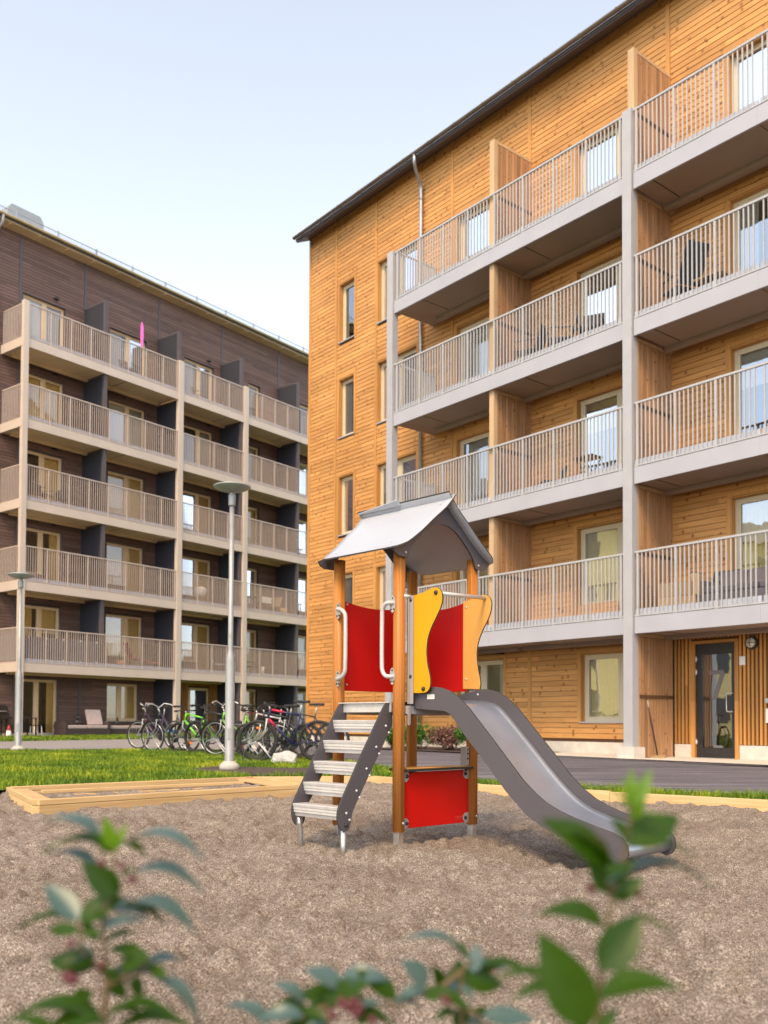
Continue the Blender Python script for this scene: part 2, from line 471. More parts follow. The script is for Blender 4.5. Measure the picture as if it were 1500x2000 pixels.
def window_unit(bld, sg, wall, x0, x1, z0, z1, cells, frame, reveal, rng, sill=0.0, cur=0, depth=.11, face='window'):
    """cells: list of (width fraction, has_low_panel); leftmost in local x first"""
    yo, yi = sg * (wall + depth), sg * (wall + depth + .07)
    fr = MB(); f = .065
    # reveal lining (timber)
    rv = MB(); t = .02
    ya, yb = sg * (wall - .028), sg * (wall + depth + .10)
    rv.box(x0 - .02, x0, ya, yb, z0, z1); rv.box(x1, x1 + .02, ya, yb, z0, z1)
    rv.box(x0 - .02, x1 + .02, ya, yb, z1, z1 + .022)
    W = fr.build('frame', frame) if False else None
    fr.box(x0, x1, yo, yi, z1 - f, z1 - .002)
    fr.box(x0, x1, yo, yi, z0 + .002, z0 + f)
    tot = sum(c[0] for c in cells); x = x0; panes = []
    for i, (w, low) in enumerate(cells):
        xe = x + (x1 - x0) * w / tot
        fr.box(x, x + f, yo, yi, z0 + f, z1 - f); fr.box(xe - f, xe, yo, yi, z0 + f, z1 - f)
        zb = z0 + f
        if low: zb = z0 + low
        # sash
        s = .045
        ys = sg * (wall + depth + .012)
        for (a, b, c, d) in ((x+f, xe-f, z1-f-s, z1-f), (x+f, xe-f, zb, zb+s), (x+f, x+f+s, zb+s, z1-f-s), (xe-f-s, xe-f, zb+s, z1-f-s)):
            fr.box(a, b, ys, yi, c, d)
        panes.append((x + f + s, xe - f - s, zb + s, z1 - f - s, low, x + f, xe - f, zb))
        x = xe
    win = fr.build(face, frame, bld)
    rvo = rv.build('reveal', reveal, win)
    for (a, b, c, d, low, xa, xb, zb) in panes:
        p = MB(); yg = sg * (wall + depth + .04)
        p.add([(a, yg, c), (b, yg, c), (b, yg, d), (a, yg, d)], [(0, 1, 2, 3)])
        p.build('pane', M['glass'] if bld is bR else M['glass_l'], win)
        if low:
            q = MB(); q.box(xa, xb, sg * (wall + .02), sg * (wall + depth + .06), z0 + f, zb)
            for k in range(int((zb - z0) / .12)):
                q.prism([(sg * (wall + u), z0 + k*.12 + v) for u, v in CLAP], 'x', x0 if xa - x0 < .1 else xa - f, xb + f)
            q.build('sill_panel', M['cladR'] if bld is bR else M['cladL'], win)
    if sill:
        s = MB(); s.box(x0 - .03, x1 + .03, sg * (wall - .05), sg * (wall + depth), z0 - .03, z0); s.build('sill', M['fascia'], win)
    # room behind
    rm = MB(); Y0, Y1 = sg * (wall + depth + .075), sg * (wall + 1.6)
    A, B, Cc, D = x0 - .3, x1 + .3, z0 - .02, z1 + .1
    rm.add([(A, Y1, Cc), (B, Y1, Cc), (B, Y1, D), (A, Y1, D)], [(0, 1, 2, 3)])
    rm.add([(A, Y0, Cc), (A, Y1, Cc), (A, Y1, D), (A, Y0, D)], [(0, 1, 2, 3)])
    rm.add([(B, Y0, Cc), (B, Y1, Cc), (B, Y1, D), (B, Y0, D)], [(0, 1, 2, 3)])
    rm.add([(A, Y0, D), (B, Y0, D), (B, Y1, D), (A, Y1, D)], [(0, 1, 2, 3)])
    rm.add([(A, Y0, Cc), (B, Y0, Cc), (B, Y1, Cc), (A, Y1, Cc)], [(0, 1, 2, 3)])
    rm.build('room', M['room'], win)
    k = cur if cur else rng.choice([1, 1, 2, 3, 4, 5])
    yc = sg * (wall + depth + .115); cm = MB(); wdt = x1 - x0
    cmat = M['curtain_reflect'] if k >= 10 else M['curtain']
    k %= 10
    if k == 1: curtain_mesh(x0, x0 + wdt * .22, yc, z0 + .05, z1 - .05, cm); curtain_mesh(x1 - wdt * .22, x1, yc, z0 + .05, z1 - .05, cm)
    elif k == 2: curtain_mesh(x0, x1, yc, z0 + .05, z1 - .05, cm)
    elif k == 3: cm.box(x0, x1, yc, yc + .01, z1 - (z1 - z0) * .35, z1)
    elif k == 4: curtain_mesh(x1 - wdt * .45, x1, yc, z0 + .05, z1 - .05, cm)
    elif k == 5: curtain_mesh(x0, x0 + wdt * .4, yc, z0 + .05, z1 - .05, cm); cm.box(x0 + wdt*.5, x1, yc + .05, yc + .06, z1 - (z1 - z0) * .45, z1)
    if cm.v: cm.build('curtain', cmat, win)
    return win

def balcony(bld, sg, wall, x0, x1, zt, posts, mats, ind=True, skip=(), left_side=False, beam_spans=()):
    """slab with fascia; children: handrail, bottom_rail, posts, balusters"""
    rail, fascia, soffit = mats
    sl = MB()
    sl.box(x0, x1, 0, sg*.012, zt - .325, zt, 0)                       # fascia plate
    sl.box(x0, x1, sg*.012, sg*.05, zt - .325, zt - .31, 0)
    sl.box(x0 + .01, x1 - .01, sg*.014, sg*(wall - .03), zt - .29, zt - .02, 1)  # soffit body
    sl.box(x0 + .02, x1 - .02, sg*.10, sg*(wall - .03), zt - .018, zt + .085, 2); sl.box(x0 + .02, x1 - .02, sg*.07, sg*.098, zt - .018, zt + .165, 2)   # deck kerb
    for (a, b) in beam_spans:
        sl.box(a, b, sg*(wall - .36), sg*(wall - .22), zt - .38, zt - .291, 1)
        sl.box(a, b, sg*(wall - .20), sg*(wall - .17), zt - .30, zt - .293, 3)
        sl.box((a+b)/2 + .9, (a+b)/2 + .92, sg*.05, sg*(wall - .4), zt - .296, zt - .289, 3)
    s = sl.build('balcony_slab', [fascia, soffit, M['deck'], M['black']], bld)
    h = MB(); h.box(x0, x1, sg*.005, sg*.055, zt + 1.255, zt + 1.295); h.build('handrail', rail, s)
    b = MB(); b.box(x0, x1, sg*-.006, sg*.05, zt + .012, zt + .04); b.build('bottom_rail', rail, s)
    pm = MB(); pm.box(-.022, .022, sg*.01, sg*.05, .04, 1.255); pm.box(-.035, .035, sg*.0, sg*.014, -.10 + .1, .14); pme = pm.mesh('railing_post', rail)
    for x in posts:
        if x0 < x < x1:
            o = mk('railing_post', pme, s); o.location = (x, 0, zt)
    hw = .0115 if bld is bR else .0075
    bm_ = MB(); bm_.box(-hw, hw, sg*.018, sg*.041, .04, 1.255); bme = bm_.mesh('baluster', rail)
    P = sorted(set([x for x in posts if x0 < x < x1] + [x0, x1])); joined = MB()
    for i in range(len(P) - 1):
        n = max(1, round((P[i+1] - P[i]) / .0985))
        for k in range(1, n):
            x = P[i] + (P[i+1] - P[i]) * k / n
            if ind:
                o = mk('baluster', bme, s); o.location = (x, 0, zt)
            else:
                joined.box(x - hw, x + hw, sg*.018, sg*.041, zt + .04, zt + 1.255)
    if left_side:
        xs = left_side
        joined2 = MB()
        y0, y1 = sg*.03, sg*(wall - .05)
        joined2.box(xs - .02, xs + .02, y0, y1, zt + 1.255, zt + 1.295); joined2.box(xs - .02, xs + .02, y0, y1, zt + .012, zt + .04)
        n = 14
        for k in range(n + 1):
            y = y0 + (y1 - y0) * k / n
            joined2.box(xs - .0115, xs + .0115, y - .011, y + .011, zt + .04, zt + 1.255)
        joined2.build('side_railing', rail, s)
    if joined.v: joined.build('balusters_row', rail, s, kind='stuff')
    return s

def partition(bld, sg, wall, x0, x1, z0, z1, mat_plank, mat_post, ind=True, rail_mat=None):
    p = MB()
    p.box(x0, x1, sg*.08, sg*.20, z0, z1, 0)                       # front post
    p.box(x0 + .01, x1 - .01, sg*.20, sg*(wall - .03), z1 - .07, z1 - .002, 0)
    p.box(x0 - .0, x0 + .015, sg*.20, sg*(wall - .03), z0 + 1.18, z0 + 1.25, 1)
    p.box(x0 + .035, x1 - .035, sg*.20, sg*(wall - .03), z0, z1 - .07, 1)
    o = p.build('partition', [mat_post, M['backR'] if bld is bR else M['backL']], bld)
    y = .205; pl = MB(); pl.box(x0 + .014, x1 - .014, sg*.006, sg*.088, .005, 1.0)
    me = pl.mesh('plank', mat_plank); J = MB()
    i = 0
    y = .196
    while y + .09 < wall - .02:
        if ind:
            q = mk('plank', me, o); q.location = (0, sg*y, z0); q.scale = (1, 1, z1 - z0 - .08)
        else:
            J.box(x0 + .014, x1 - .014, sg*(y + .003), sg*(y + .093), z0 + .005, z1 - .08)
        y += .098; i += 1
    if J.v: J.build('planks', mat_plank, o, kind='stuff')
    return o

# ------------------------------------------------------------------ golden building (right)
GR = .13
def build_right():
    sg = -1
    rng = random.Random(3)
    OPN = []
    tops = [5.22, 8.17, 11.12, 14.07]
    doors = []
    for li, zt in enumerate(LEV[:4]):
        zb = zt + .09
        for (a, b) in ((-3.35, -1.25), (.46, 2.55), (4.40, 6.50)):
            doors.append((a, b, zb, tops[li]))
    narrow = [(10.92, 11.64, a, a + 1.76) for a in (3.50, 6.45, 9.42, 12.34)]
    mid = [(8.10, 9.79, a, a + 1.76) for a in (3.50, 6.45, 9.42, 12.34)]
    ground = [(1.24 - 1.22, 2.45, .86, 2.36)]
    gwin = (1.24 - .72, 2.45, .86, 2.36)
    gdoor = (4.84, 6.45, .86, 2.38)
    entry = (-1.29, -.42, .15, 2.42)
    OPN = doors + narrow + mid + [gwin, gdoor]
    battens = [13.22, 11.83, 9.88, 7.95, 6.69, 3.985, .14, -3.75, -7.5, -11.2]
    panels = []
    for i in range(len(battens) - 1):
        a, b = battens[i+1] + .05, battens[i] - .05
        z0 = .42
        if a < -0.0: z0 = 2.64
        panels.append((a, b, z0, 16.2))
    camp = Vector((0, 0, CAM_H)); base = Matrix.Translation((*OR, 0)) @ Matrix.Rotation(TR, 4, 'Z')
    def ind(a, b, z):
        p = base @ Vector(((a + b) / 2, -WR, z))
        u = 750 + 1832 * p.x / p.y; v = 1412 - 1832 * (p.z - .8) / p.y
        if not (-30 < v < 2000 and u < 1530): return 0
        if a < -2.9 and b < -1.9: return 0
        hidden = .75 if .46 < (a+b)/2 < 3.9 and False else 1
        return (min(b - a, 3) + .5) / p.y ** 2.2
    facade(bR, sg, WR, panels, OPN, (M['cladR'], M['backR']), 16.2, ind)
    # battens
    for s in battens[1:7]:
        m = MB(); m.box(s - .05, s + .05, sg*(WR - .035), sg*(WR + .01), .42 if s > .2 else 2.9, 16.2); m.build('batten', M['trimR'], bR)
    m = MB(); m.box(13.16, 13.27, sg*(WR - .035), sg*(WR + .10), .40, 16.2); m.build('corner_board', M['trimR'], bR)
    # gable end and body
    g = MB(); g.prism([(sg*(WR+.01), .1), (sg*13.4, .1), (sg*13.4, 16.3), (sg*7.4, 18.6), (sg*(WR+.01), 16.35)], 'x', 13.22, 13.24)
    g.build('gable_wall', M['cladR'], bR)
    rs = MB()
    for k in range(int(16 / .12)):
        rs.prism([(13.245, .42 + k*.12), (13.265, .42 + k*.12), (13.250, .42 + k*.12 + .113), (13.245, .42 + k*.12 + .113)], 'y', sg*(WR + .1), sg*13.4)
    rs.build('gable_cladding', M['cladR'], bR, kind='stuff')
    bk = MB(); bk.add([(-26, sg*13.4, 0), (13.2, sg*13.4, 0), (13.2, sg*13.4, 16.3), (-26, sg*13.4, 16.3)], [(0, 1, 2, 3)])
    bk.add([(-26, sg*WR, 0), (-26, sg*13.4, 0), (-26, sg*13.4, 16.3), (-26, sg*WR, 16.3)], [(0, 1, 2, 3)])
    bk.add([(-26, sg*WR, 2.6), (-11.1, sg*WR, 2.6), (-11.1, sg*WR, 16.3), (-26, sg*WR, 16.3)], [(0, 1, 2, 3)])
    bk.add([(-26, sg*WR, 0), (-4.8, sg*WR, 0), (-4.8, sg*WR, 2.7), (-26, sg*WR, 2.7)], [(0, 1, 2, 3)])
    bk.build('rear_wall', M['cladR'], bR)
    # roof
    r = MB()
    r.prism([(sg*(WR - .50), 15.98), (sg*(WR - .50), 16.06), (sg*7.4, 18.75), (sg*13.9, 16.1), (sg*13.9, 16.0), (sg*7.4, 18.62), (sg*(WR + .02), 16.20)], 'x', -26, 13.36)
    r.build('roof', M['roofing'], bR)
    sf = MB(); sf.prism([(sg*(WR - .485), 15.965), (sg*(WR - .485), 15.945), (sg*(WR - .01), 16.17), (sg*(WR - .01), 16.19)], 'x', -25.9, 13.34); sf.build('eave_soffit', M['trimL'], bR)
    gt = MB(); prof = [(sg*(WR - .565) + .062*math.cos(t), 16.09 - .062*math.sin(t)) for t in [math.pi*i/8 for i in range(9)]]
    gt.prism(prof, 'x', -26, 13.37, smooth=True); go = gt.build('gutter', M['gutter'], bR)
    br = MB()
    for k in range(26): br.box(13 - k*1.0, 13.03 - k*1.0, sg*(WR - .63), sg*(WR - .47), 16.075, 16.105)
    br.build('gutter_bracket', M['gutter'], go)
    # downpipe
    d = MB(); yy = sg*(WR - .10)
    d.tube([(7.60, sg*(WR-.565), 16.05), (7.60, sg*(WR-.56), 15.85), (7.68, sg*(WR-.45), 15.72), (7.80, sg*(WR-.2), 15.55), (7.84, yy, 15.40), (7.84, yy, 15.2), (7.84, yy, .25)], .048, 12)
    do = d.build('downpipe', M['pipe'], bR)
    c = MB()
    for z in (15.1, 12.8, 10.2, 7.2, 4.3, 1.4): c.lathe([(.052, -.03), (.056, -.03), (.056, .03), (.052, .03)], 12, (7.84, yy, z)); c.box(7.83, 7.85, yy, sg*WR, z - .01, z + .01)
    c.build('pipe_clamp', M['pipe'], do)
    # trims next to the door openings
    for li, zt in enumerate(LEV[:4]):
        for (a, b) in ((-3.35, -1.25), (.46, 2.55), (4.40, 6.50)):
            t = MB(); t.box(b + .022, b + .115, sg*(WR - .034), sg*(WR + .005), zt + .09, tops[li] + .03); t.box(a - .1, b + .115, sg*(WR - .036), sg*(WR + .004), tops[li] + .032, tops[li] + .12)
            t.build('window_trim', M['trimR'], bR)
    for q in narrow + mid + [gwin, gdoor]:
        t = MB(); t.box(q[0] - .10, q[0] - .022, sg*(WR - .034), sg*(WR + .005), q[2] - .02, q[3] + .03); t.box(q[1] + .022, q[1] + .10, sg*(WR - .034), sg*(WR + .005), q[2] - .02, q[3] + .03); t.box(q[0] - .1, q[1] + .1, sg*(WR - .037), sg*(WR + .004), q[3] + .03, q[3] + .11)
        t.build('window_trim', M['trimR'], bR)
    # windows
    for i, q in enumerate(doors):
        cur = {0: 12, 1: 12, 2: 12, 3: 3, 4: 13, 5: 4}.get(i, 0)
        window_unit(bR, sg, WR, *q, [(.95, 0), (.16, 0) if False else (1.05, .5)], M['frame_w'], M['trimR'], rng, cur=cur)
    for i, q in enumerate(narrow): window_unit(bR, sg, WR, *q, [(1, 0)], M['frame_w'], M['trimR'], rng, sill=1, cur=1 if i % 2 else 4)
    for q in mid: window_unit(bR, sg, WR, *q, [(1, 0), (1, 0)], M['frame_w'], M['trimR'], rng, sill=1)
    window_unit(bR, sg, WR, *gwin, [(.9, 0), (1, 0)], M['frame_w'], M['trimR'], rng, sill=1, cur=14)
    window_unit(bR, sg, WR, *gdoor, [(1, 0), (1, 0)], M['frame_w'], M['trimR'], rng, sill=1, cur=1)
    # plinth
    pl = MB(); pl.box(.22, 13.2, sg*(WR - .02), sg*(WR + .1), 0, .41); pl.box(-.34, .05, sg*(WR - .02), sg*(WR + .1), 0, .41); pl.box(-12, -1.38, sg*(WR - .02), sg*(WR + .1), 0, .41)
    pl.build('plinth', M['concrete_pale'], bR)
    # entrance slats
    eb = MB(); eb.box(-4.8, -1.29, sg*(WR + .012), sg*(WR + .03), .38, 2.64); eb.box(-.42, .05, sg*(WR + .012), sg*(WR + .03), .38, 2.64); eb.box(-1.29, -.42, sg*(WR + .012), sg*(WR + .03), 2.42, 2.64)
    eb.build('entrance_backing', M['backR'], bR)
    sl = MB(); sl.box(-.022, .022, sg*(WR - .03), sg*(WR + .012), 0, 1); sme = sl.mesh('slat', M['slatR'])
    x = .02
    while x > -4.7:
        z0 = .42
        if -1.36 < x < -.35: z0 = 2.52
        o = mk('slat', sme, bR); o.location = (x, 0, z0); o.scale = (1, 1, 2.64 - z0); x -= .084
    # entrance door
    dm = MB(); a, b, z0, z1 = entry; ya, yb = sg*(WR + .03), sg*(WR + .075)
    dm.box(a, a + .10, ya, yb, z0, z1); dm.box(b - .12, b, ya, yb, z0, z1); dm.box(a + .10, b - .12, ya, yb, z0, z0 + .20); dm.box(a + .10, b - .12, ya, yb, z1 - .22, z1)
    dr = dm.build('entrance_door', M['black'], bR)
    g = MB(); yg = sg*(WR + .055); g.add([(a + .10, yg, z0 + .2), (b - .12, yg, z0 + .2), (b - .12, yg, z1 - .22), (a + .10, yg, z1 - .22)], [(0, 1, 2, 3)]); g.build('pane', M['glass'], dr)
    def seven(x, z): return (-.86 - x, z)      # local x runs to the left in the picture
    n7 = MB(); pts = [(-.17, 1.88), (.17, 1.88), (.17, 1.80), (-.01, 1.30), (-.10, 1.30), (.065, 1.80), (-.17, 1.80)]
    n7.prism([seven(x, z) for x, z in pts], 'y', yg + .004, yg + .006); n7.build('number', M['num'], dr, label='matt number 7 stuck on the door glass')
    hd = MB(); hx = a + .05
    hd.tube([(hx, ya + .005, 1.42), (hx, ya + .07, 1.42), (hx + .09, ya + .09, 1.42), (hx + .11, ya + .09, 1.38), (hx + .11, ya + .09, 1.10), (hx + .09, ya + .09, 1.06), (hx, ya + .07, 1.06), (hx, ya + .005, 1.06)], .011, 8); hd.build('handle', M['steel'], dr)
    hg = MB()
    hg.box(-.02, .035, ya + .001, ya + .022, -.03, .03); hg.box(-.005, .012, ya + .001, ya + .03, -.055, .055); hme = hg.mesh('hinge', M['white'])
    for z in (2.12, 1.86, .46):
        o = mk('hinge', hme, dr); o.location = (b, 0, z)
    tr = MB(); tr.box(b, b + .08, sg*(WR - .035), sg*(WR + .09), .13, z1 + .06); tr.box(a - .08, a, sg*(WR - .035), sg*(WR + .09), .13, z1 + .06); tr.box(a, b, sg*(WR - .035), sg*(WR + .09), z1, z1 + .06); tr.build('door_casing', M['slatR'], bR)
    th = MB(); th.box(a, b, sg*(WR - .06), sg*(WR + .1), .12, .15); th.build('threshold', M['steel'], bR)
    hall = MB()
    hall.box(a - .8, b + .5, sg*2.9, sg*2.95, .1, 2.6, 0); hall.box(a - .82, a - .8, sg*(WR+.1), sg*2.9, .1, 2.6, 0); hall.box(b + .5, b + .52, sg*(WR+.1), sg*2.9, .1, 2.6, 0); hall.box(a - .8, b + .5, sg*(WR+.1), sg*2.9, 2.58, 2.6, 0); hall.box(a - .8, b + .5, sg*(WR+.1), sg*2.9, .1, .12, 0)
    hall.build('entrance_hall', M['slatR'], bR)
    # balconies
    def posts(lo, hi): return [x for x in POSTS if lo < x < hi]
    POSTS = [-.03, -.88, -1.73, -2.58, -3.43, -4.28, -5.13, -5.98, -6.83] + [.36, 1.22, 2.10, 2.98, 3.86, 4.73, 5.58, 6.44, 7.31]
    for li, zt in enumerate(LEV[:4]):
        balcony(bR, sg, WR, -7.4, .03, zt, POSTS, (M['rail'], M['fascia'], M['soffit']), ind=False if False else True, beam_spans=((-3.4, 0.03),)) if False else None
    for li, zt in enumerate(LEV[:4]):
        # visible bay right of the column: individual balusters, the part outside the frame joined
        balcony(bR, sg, WR, -2.58, .03, zt, POSTS, (M['rail'], M['fascia'], M['soffit']), True, beam_spans=((-2.58, .03),))
        balcony(bR, sg, WR, -7.4, -2.582, zt, POSTS, (M['rail'], M['fascia'], M['soffit']), False)
        balcony(bR, sg, WR, .27, 3.995, zt, POSTS, (M['rail'], M['fascia'], M['soffit']), True, beam_spans=((.27, 3.9),))
        balcony(bR, sg, WR, 3.998, 7.42, zt, POSTS, (M['rail'], M['fascia'], M['soffit']), False, left_side=7.36, beam_spans=((4.07, 6.93),))
    # columns
    for (a, b) in ((.05, .265), (7.43, 7.66), (-7.62, -7.41)):
        c = MB(); c.box(a, b, sg*-.045, sg*.14, .36, 13.08); co = c.build('column', M['galv'], bR)
        f = MB(); f.box(a - .09, b + .09, sg*-.13, sg*.23, 0, .36); f.build('footing', M['concrete_pale'], co)
    # partitions
    for li, zt in enumerate(LEV[:4]):
        z1 = zt + 2.95 - .295 if li < 3 else zt + 2.62
        partition(bR, sg, WR, .065, .215, zt + .086, z1, M['cladRv'], M['postR'], True)
        partition(bR, sg, WR, 3.92, 4.065, zt + .086, z1, M['cladRv'], M['postR'], True)
    partition(bR, sg, WR, .065, .215, .14, 2.61, M['cladRv'], M['postR'], True)
    # small balcony wall lamps
    for (s, z) in ((4.62, 5.38), (4.9, 2.5), (.42, 14.3)):
        l = MB(); l.prism([(s + .1*math.cos(t), z + .08*math.sin(t)) for t in [math.pi*i/8 for i in range(9)]], 'y', sg*(WR - .14), sg*(WR - .02)); l.build('balcony_lamp', M['black'], bR)
build_right()

wl_ = thing('wall_lamp', 'round black caged lamp on the slatted wall right of the entrance door', 'wall lamp', w_r(-1.66, WR - .03, 2.37), TR - math.pi/2 + math.pi)
mm = MB(); Mx = Matrix.Rotation(math.pi/2, 4, 'Y')
mm.lathe([(.125, 0), (.125, .05), (.10, .07)], 20, (0, 0, 0), M=Mx); mm.build('housing', M['black'], wl_)
mm = MB(); mm.lathe([(.098, .04), (.095, .075), (.06, .10), (.001, .108)], 20, (0, 0, 0), M=Mx); mm.build('lamp_glass', M['lampglass'], wl_)
mm = MB(); mm.tube([(.07, -.098, 0), (.10, -.06, 0), (.115, 0, 0), (.10, .06, 0), (.07, .098, 0)], .007, 6); mm.tube([(.07, 0, -.098), (.10, 0, -.06), (.115, 0, 0), (.10, 0, .06), (.07, 0, .098)], .007, 6); mm.build('guard_bar', M['black'], wl_)
def wallbox(name, label, cat, s, z, w, h, d, mat):
    m = MB(); m.box(-w/2, w/2, 0, d, -h/2, h/2)
    o = m.build(name, mat); o.location = w_r(s, WR - .03, z); o.rotation_euler = (0, 0, TR); o['label'] = label; o['category'] = cat; bevel(o, .004)
    return o
wallbox('notice_plate', 'small cream plate on the slats between the entrance door and the round lamp', 'sign', -1.46, 2.04, .12, .17, .02, M['white'])
wallbox('intercom', 'white intercom panel at the far right edge of the slatted wall', 'intercom', -1.99, .98, .10, .27, .04, M['white'])
wallbox('key_box', 'small grey key box above the white intercom', 'key box', -1.98, 1.26, .09, .09, .06, M['steel'])

# ------------------------------------------------------------------ dark building (left)
def build_left():
    sg = 1
    rng = random.Random(5)
    tops = [5.22, 8.17, 11.12, 14.07, 17.04]
    spans = [(.66, 2.48), (4.55, 6.42), (8.50, 10.22), (12.40, 13.2), (15.95, 17.6)]
    OPN = []
    for li, zt in enumerate(LEV):
        for k, (a, b) in enumerate(spans): OPN.append((a, b, zt + .09, tops[li], k, li))
    gr = [(.70, 2.42, .26, 2.42), (4.66, 6.24, .84, 2.38), (12.42, 13.2, .30, 2.38), (15.95, 17.6, .30, 2.38)]
    entry = (8.95, 10.1, .26, 2.34)
    battens = [-9.0, -6.6, -3.2, .54, 3.38, 7.08, 10.70, 14.45, 18.9]
    panels = []
    for i in range(len(battens) - 1):
        a, b = battens[i] + .05, battens[i+1] - .05
        if i == 5:
            panels.append((a, b, 2.64, 19.2))
        else: panels.append((a, b, .36, 19.2))
    ops = [q[:4] for q in OPN] + gr
    facade(bL, sg, WL, panels, ops, (M['cladL'], M['backL']), 19.2)
    for s in battens:
        m = MB(); m.box(s - .05, s + .05, sg*(WL - .035), sg*(WL + .01), .36, 19.2); m.build('batten', M['trimL'], bL)
    cmap = {(0, 3): 12, (1, 2): 12, (1, 1): 12, (1, 0): 12, (2, 0): 12, (2, 1): 12, (3, 0): 12, (3, 1): 12, (4, 1): 12, (4, 0): 12, (0, 0): 15, (0, 1): 11, (2, 2): 14, (3, 2): 12, (0, 2): 14, (1, 3): 2, (4, 2): 12}  # yellow curtains go where panes should mirror golden light
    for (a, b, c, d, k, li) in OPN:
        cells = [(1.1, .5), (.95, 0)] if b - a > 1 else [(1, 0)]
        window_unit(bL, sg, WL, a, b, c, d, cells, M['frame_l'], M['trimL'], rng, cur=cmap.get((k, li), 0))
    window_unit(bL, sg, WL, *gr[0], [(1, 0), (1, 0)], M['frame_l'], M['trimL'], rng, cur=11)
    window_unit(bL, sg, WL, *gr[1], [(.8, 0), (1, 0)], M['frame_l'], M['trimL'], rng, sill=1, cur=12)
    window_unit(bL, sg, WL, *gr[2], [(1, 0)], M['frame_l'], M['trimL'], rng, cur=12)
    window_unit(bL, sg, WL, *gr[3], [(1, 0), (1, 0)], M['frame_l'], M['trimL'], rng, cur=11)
    pl = MB(); pl.box(-9, 18.9, sg*(WL - .02), sg*(WL + .1), -.1, .36); pl.build('plinth', M['concrete'], bL)
    # entrance, orange slats
    eb = MB(); eb.box(7.2, 10.6, sg*(WL + .012), sg*(WL + .03), .25, 2.64); eb.build('entrance_backing', M['backR'], bL)
    sl = MB(); sl.box(-.028, .028, sg*(WL - .03), sg*(WL + .012), 0, 1); sme = sl.mesh('slat', M['slatR'])
    x = 7.6
    while x < 10.6:
        z0 = .28
        if entry[0] - .05 < x < entry[1] + .05: z0 = 2.42
        o = mk('slat', sme, bL); o.location = (x, 0, z0); o.scale = (1, 1, 2.64 - z0); x += .1
    d = MB(); a, b, z0, z1 = entry; ya, yb = sg*(WL - .02), sg*(WL + .04)
    d.box(a, a + .1, ya, yb, z0, z1); d.box(b - .1, b, ya, yb, z0, z1); d.box(a, b, ya, yb, z0, z0 + .2); d.box(a, b, ya, yb, z1 - .12, z1)
    dr = d.build('entrance_door', M['frame_l'], bL)
    g = MB(); g.add([(a+.1, WL+.005, z0+.2), (b-.1, WL+.005, z0+.2), (b-.1, WL+.005, z1-.12), (a+.1, WL+.005, z1-.12)], [(0, 1, 2, 3)]); g.build('pane', M['glass'], dr)
    # balconies
    warm = (M['rail_l'], M['fascia_l'], M['soffit_l'])
    def P(a, b, n): return [a + (b - a) * i / n for i in range(n + 1)]
    posts = [.05] + P(.05, 7.0, 8)[1:-1] + [6.86, 7.26] + P(7.26, 10.68, 4)[1:] + [11.02] + P(11.02, 14.45, 4)[1:] + P(14.45, 18.1, 4)[1:]
    for zt in LEV:
        for k, (a, b) in enumerate(((0.0, 6.93), (7.2, 10.72), (10.98, 14.44), (14.45, 18.3))):
            s = balcony(bL, sg, WL, a, b, zt, posts, warm, False, left_side=-.12 if k == 0 else False, beam_spans=((a + .1, b - .1),))
        e = MB(); e.box(-.20, -.01, sg*.02, sg*(WL - .03), zt - .30, zt - .02); e.box(-.215, -.203, 0, sg*(WL - .03), zt - .325, zt); e.build('balcony_end', M['fascia_l'], bL)
    for (a, b) in ((-.20, 0.0), (6.94, 7.19), (10.73, 10.97)):
        c = MB(); c.box(a, b, sg*-.04, sg*.14, .30, 16.05); co = c.build('column', M['fascia_l'], bL)
        f = MB(); f.box(a - .08, b + .08, sg*-.12, sg*.22, 0, .32); f.build('footing', M['concrete'], co)
    for li, zt in enumerate([.22] + LEV):
        if li == 0: z0, z1, pp = .26, 2.61, (6.98, 10.6, 14.36)
        else:
            z0 = zt + .086; z1 = zt + 2.95 - .295 if li < 5 else zt + 2.64; pp = (3.31, 6.98, 10.6, 14.36)
        for s in pp: partition(bL, sg, WL, s, s + .14, z0, z1, M['partL'], M['trimL'], False)
    for li, zt in enumerate(LEV):
        for s in (2.7 if False else 2.05, 9.9):
            l = MB(); z = tops[li] + .22; l.prism([(s + .1*math.cos(t), z + .07*math.sin(t)) for t in [math.pi*i/8 for i in range(9)]], 'y', WL - .12, WL - .02); l.build('balcony_lamp', M['black'], bL)
    # roof and eaves
    r = MB(); r.prism([(WL - .52, 19.28), (WL - .52, 19.36), (7.5, 21.2), (13.5, 19.5), (13.5, 19.4), (7.5, 21.05), (WL + .02, 19.42)], 'x', -9.2, 19.1); r.build('roof', M['roofing'], bL)
    sf = MB(); sf.prism([(WL - .50, 19.26), (WL - .50, 19.24), (WL - .01, 19.20), (WL - .01, 19.24)], 'x', -9.1, 19.0); sf.build('eave_soffit', M['soffit_l'], bL)
    gt = MB(); prof = [(WL - .585 + .07*math.cos(t), 19.40 - .07*math.sin(t)) for t in [math.pi*i/8 for i in range(9)]]
    gt.prism(prof, 'x', -9.2, 19.1, smooth=True); go = gt.build('gutter', M['gutter_l'], bL)
    br = MB()
    for k in range(20): br.box(-5 + k*1.2, -4.96 + k*1.2, WL - .5, WL - .04, 19.17, 19.20)
    br.build('eave_bracket', M['soffit_l'], go)
    sn = MB()
    sn.tube([(-9, WL - .3, 19.78), (19, WL - .3, 19.78)], .016, 6); sn.tube([(-9, WL - .3, 19.60), (19, WL - .3, 19.60)], .016, 6)
    for k in range(280): sn.box(-9 + k*.1, -8.985 + k*.1, WL - .305, WL - .295, 19.45, 19.78)
    for k in range(16): sn.box(-8.6 + k*1.75, -8.55 + k*1.75, WL - .33, WL - .27, 19.35, 19.84)
    sn.build('snow_guard', M['pipe'], bL)
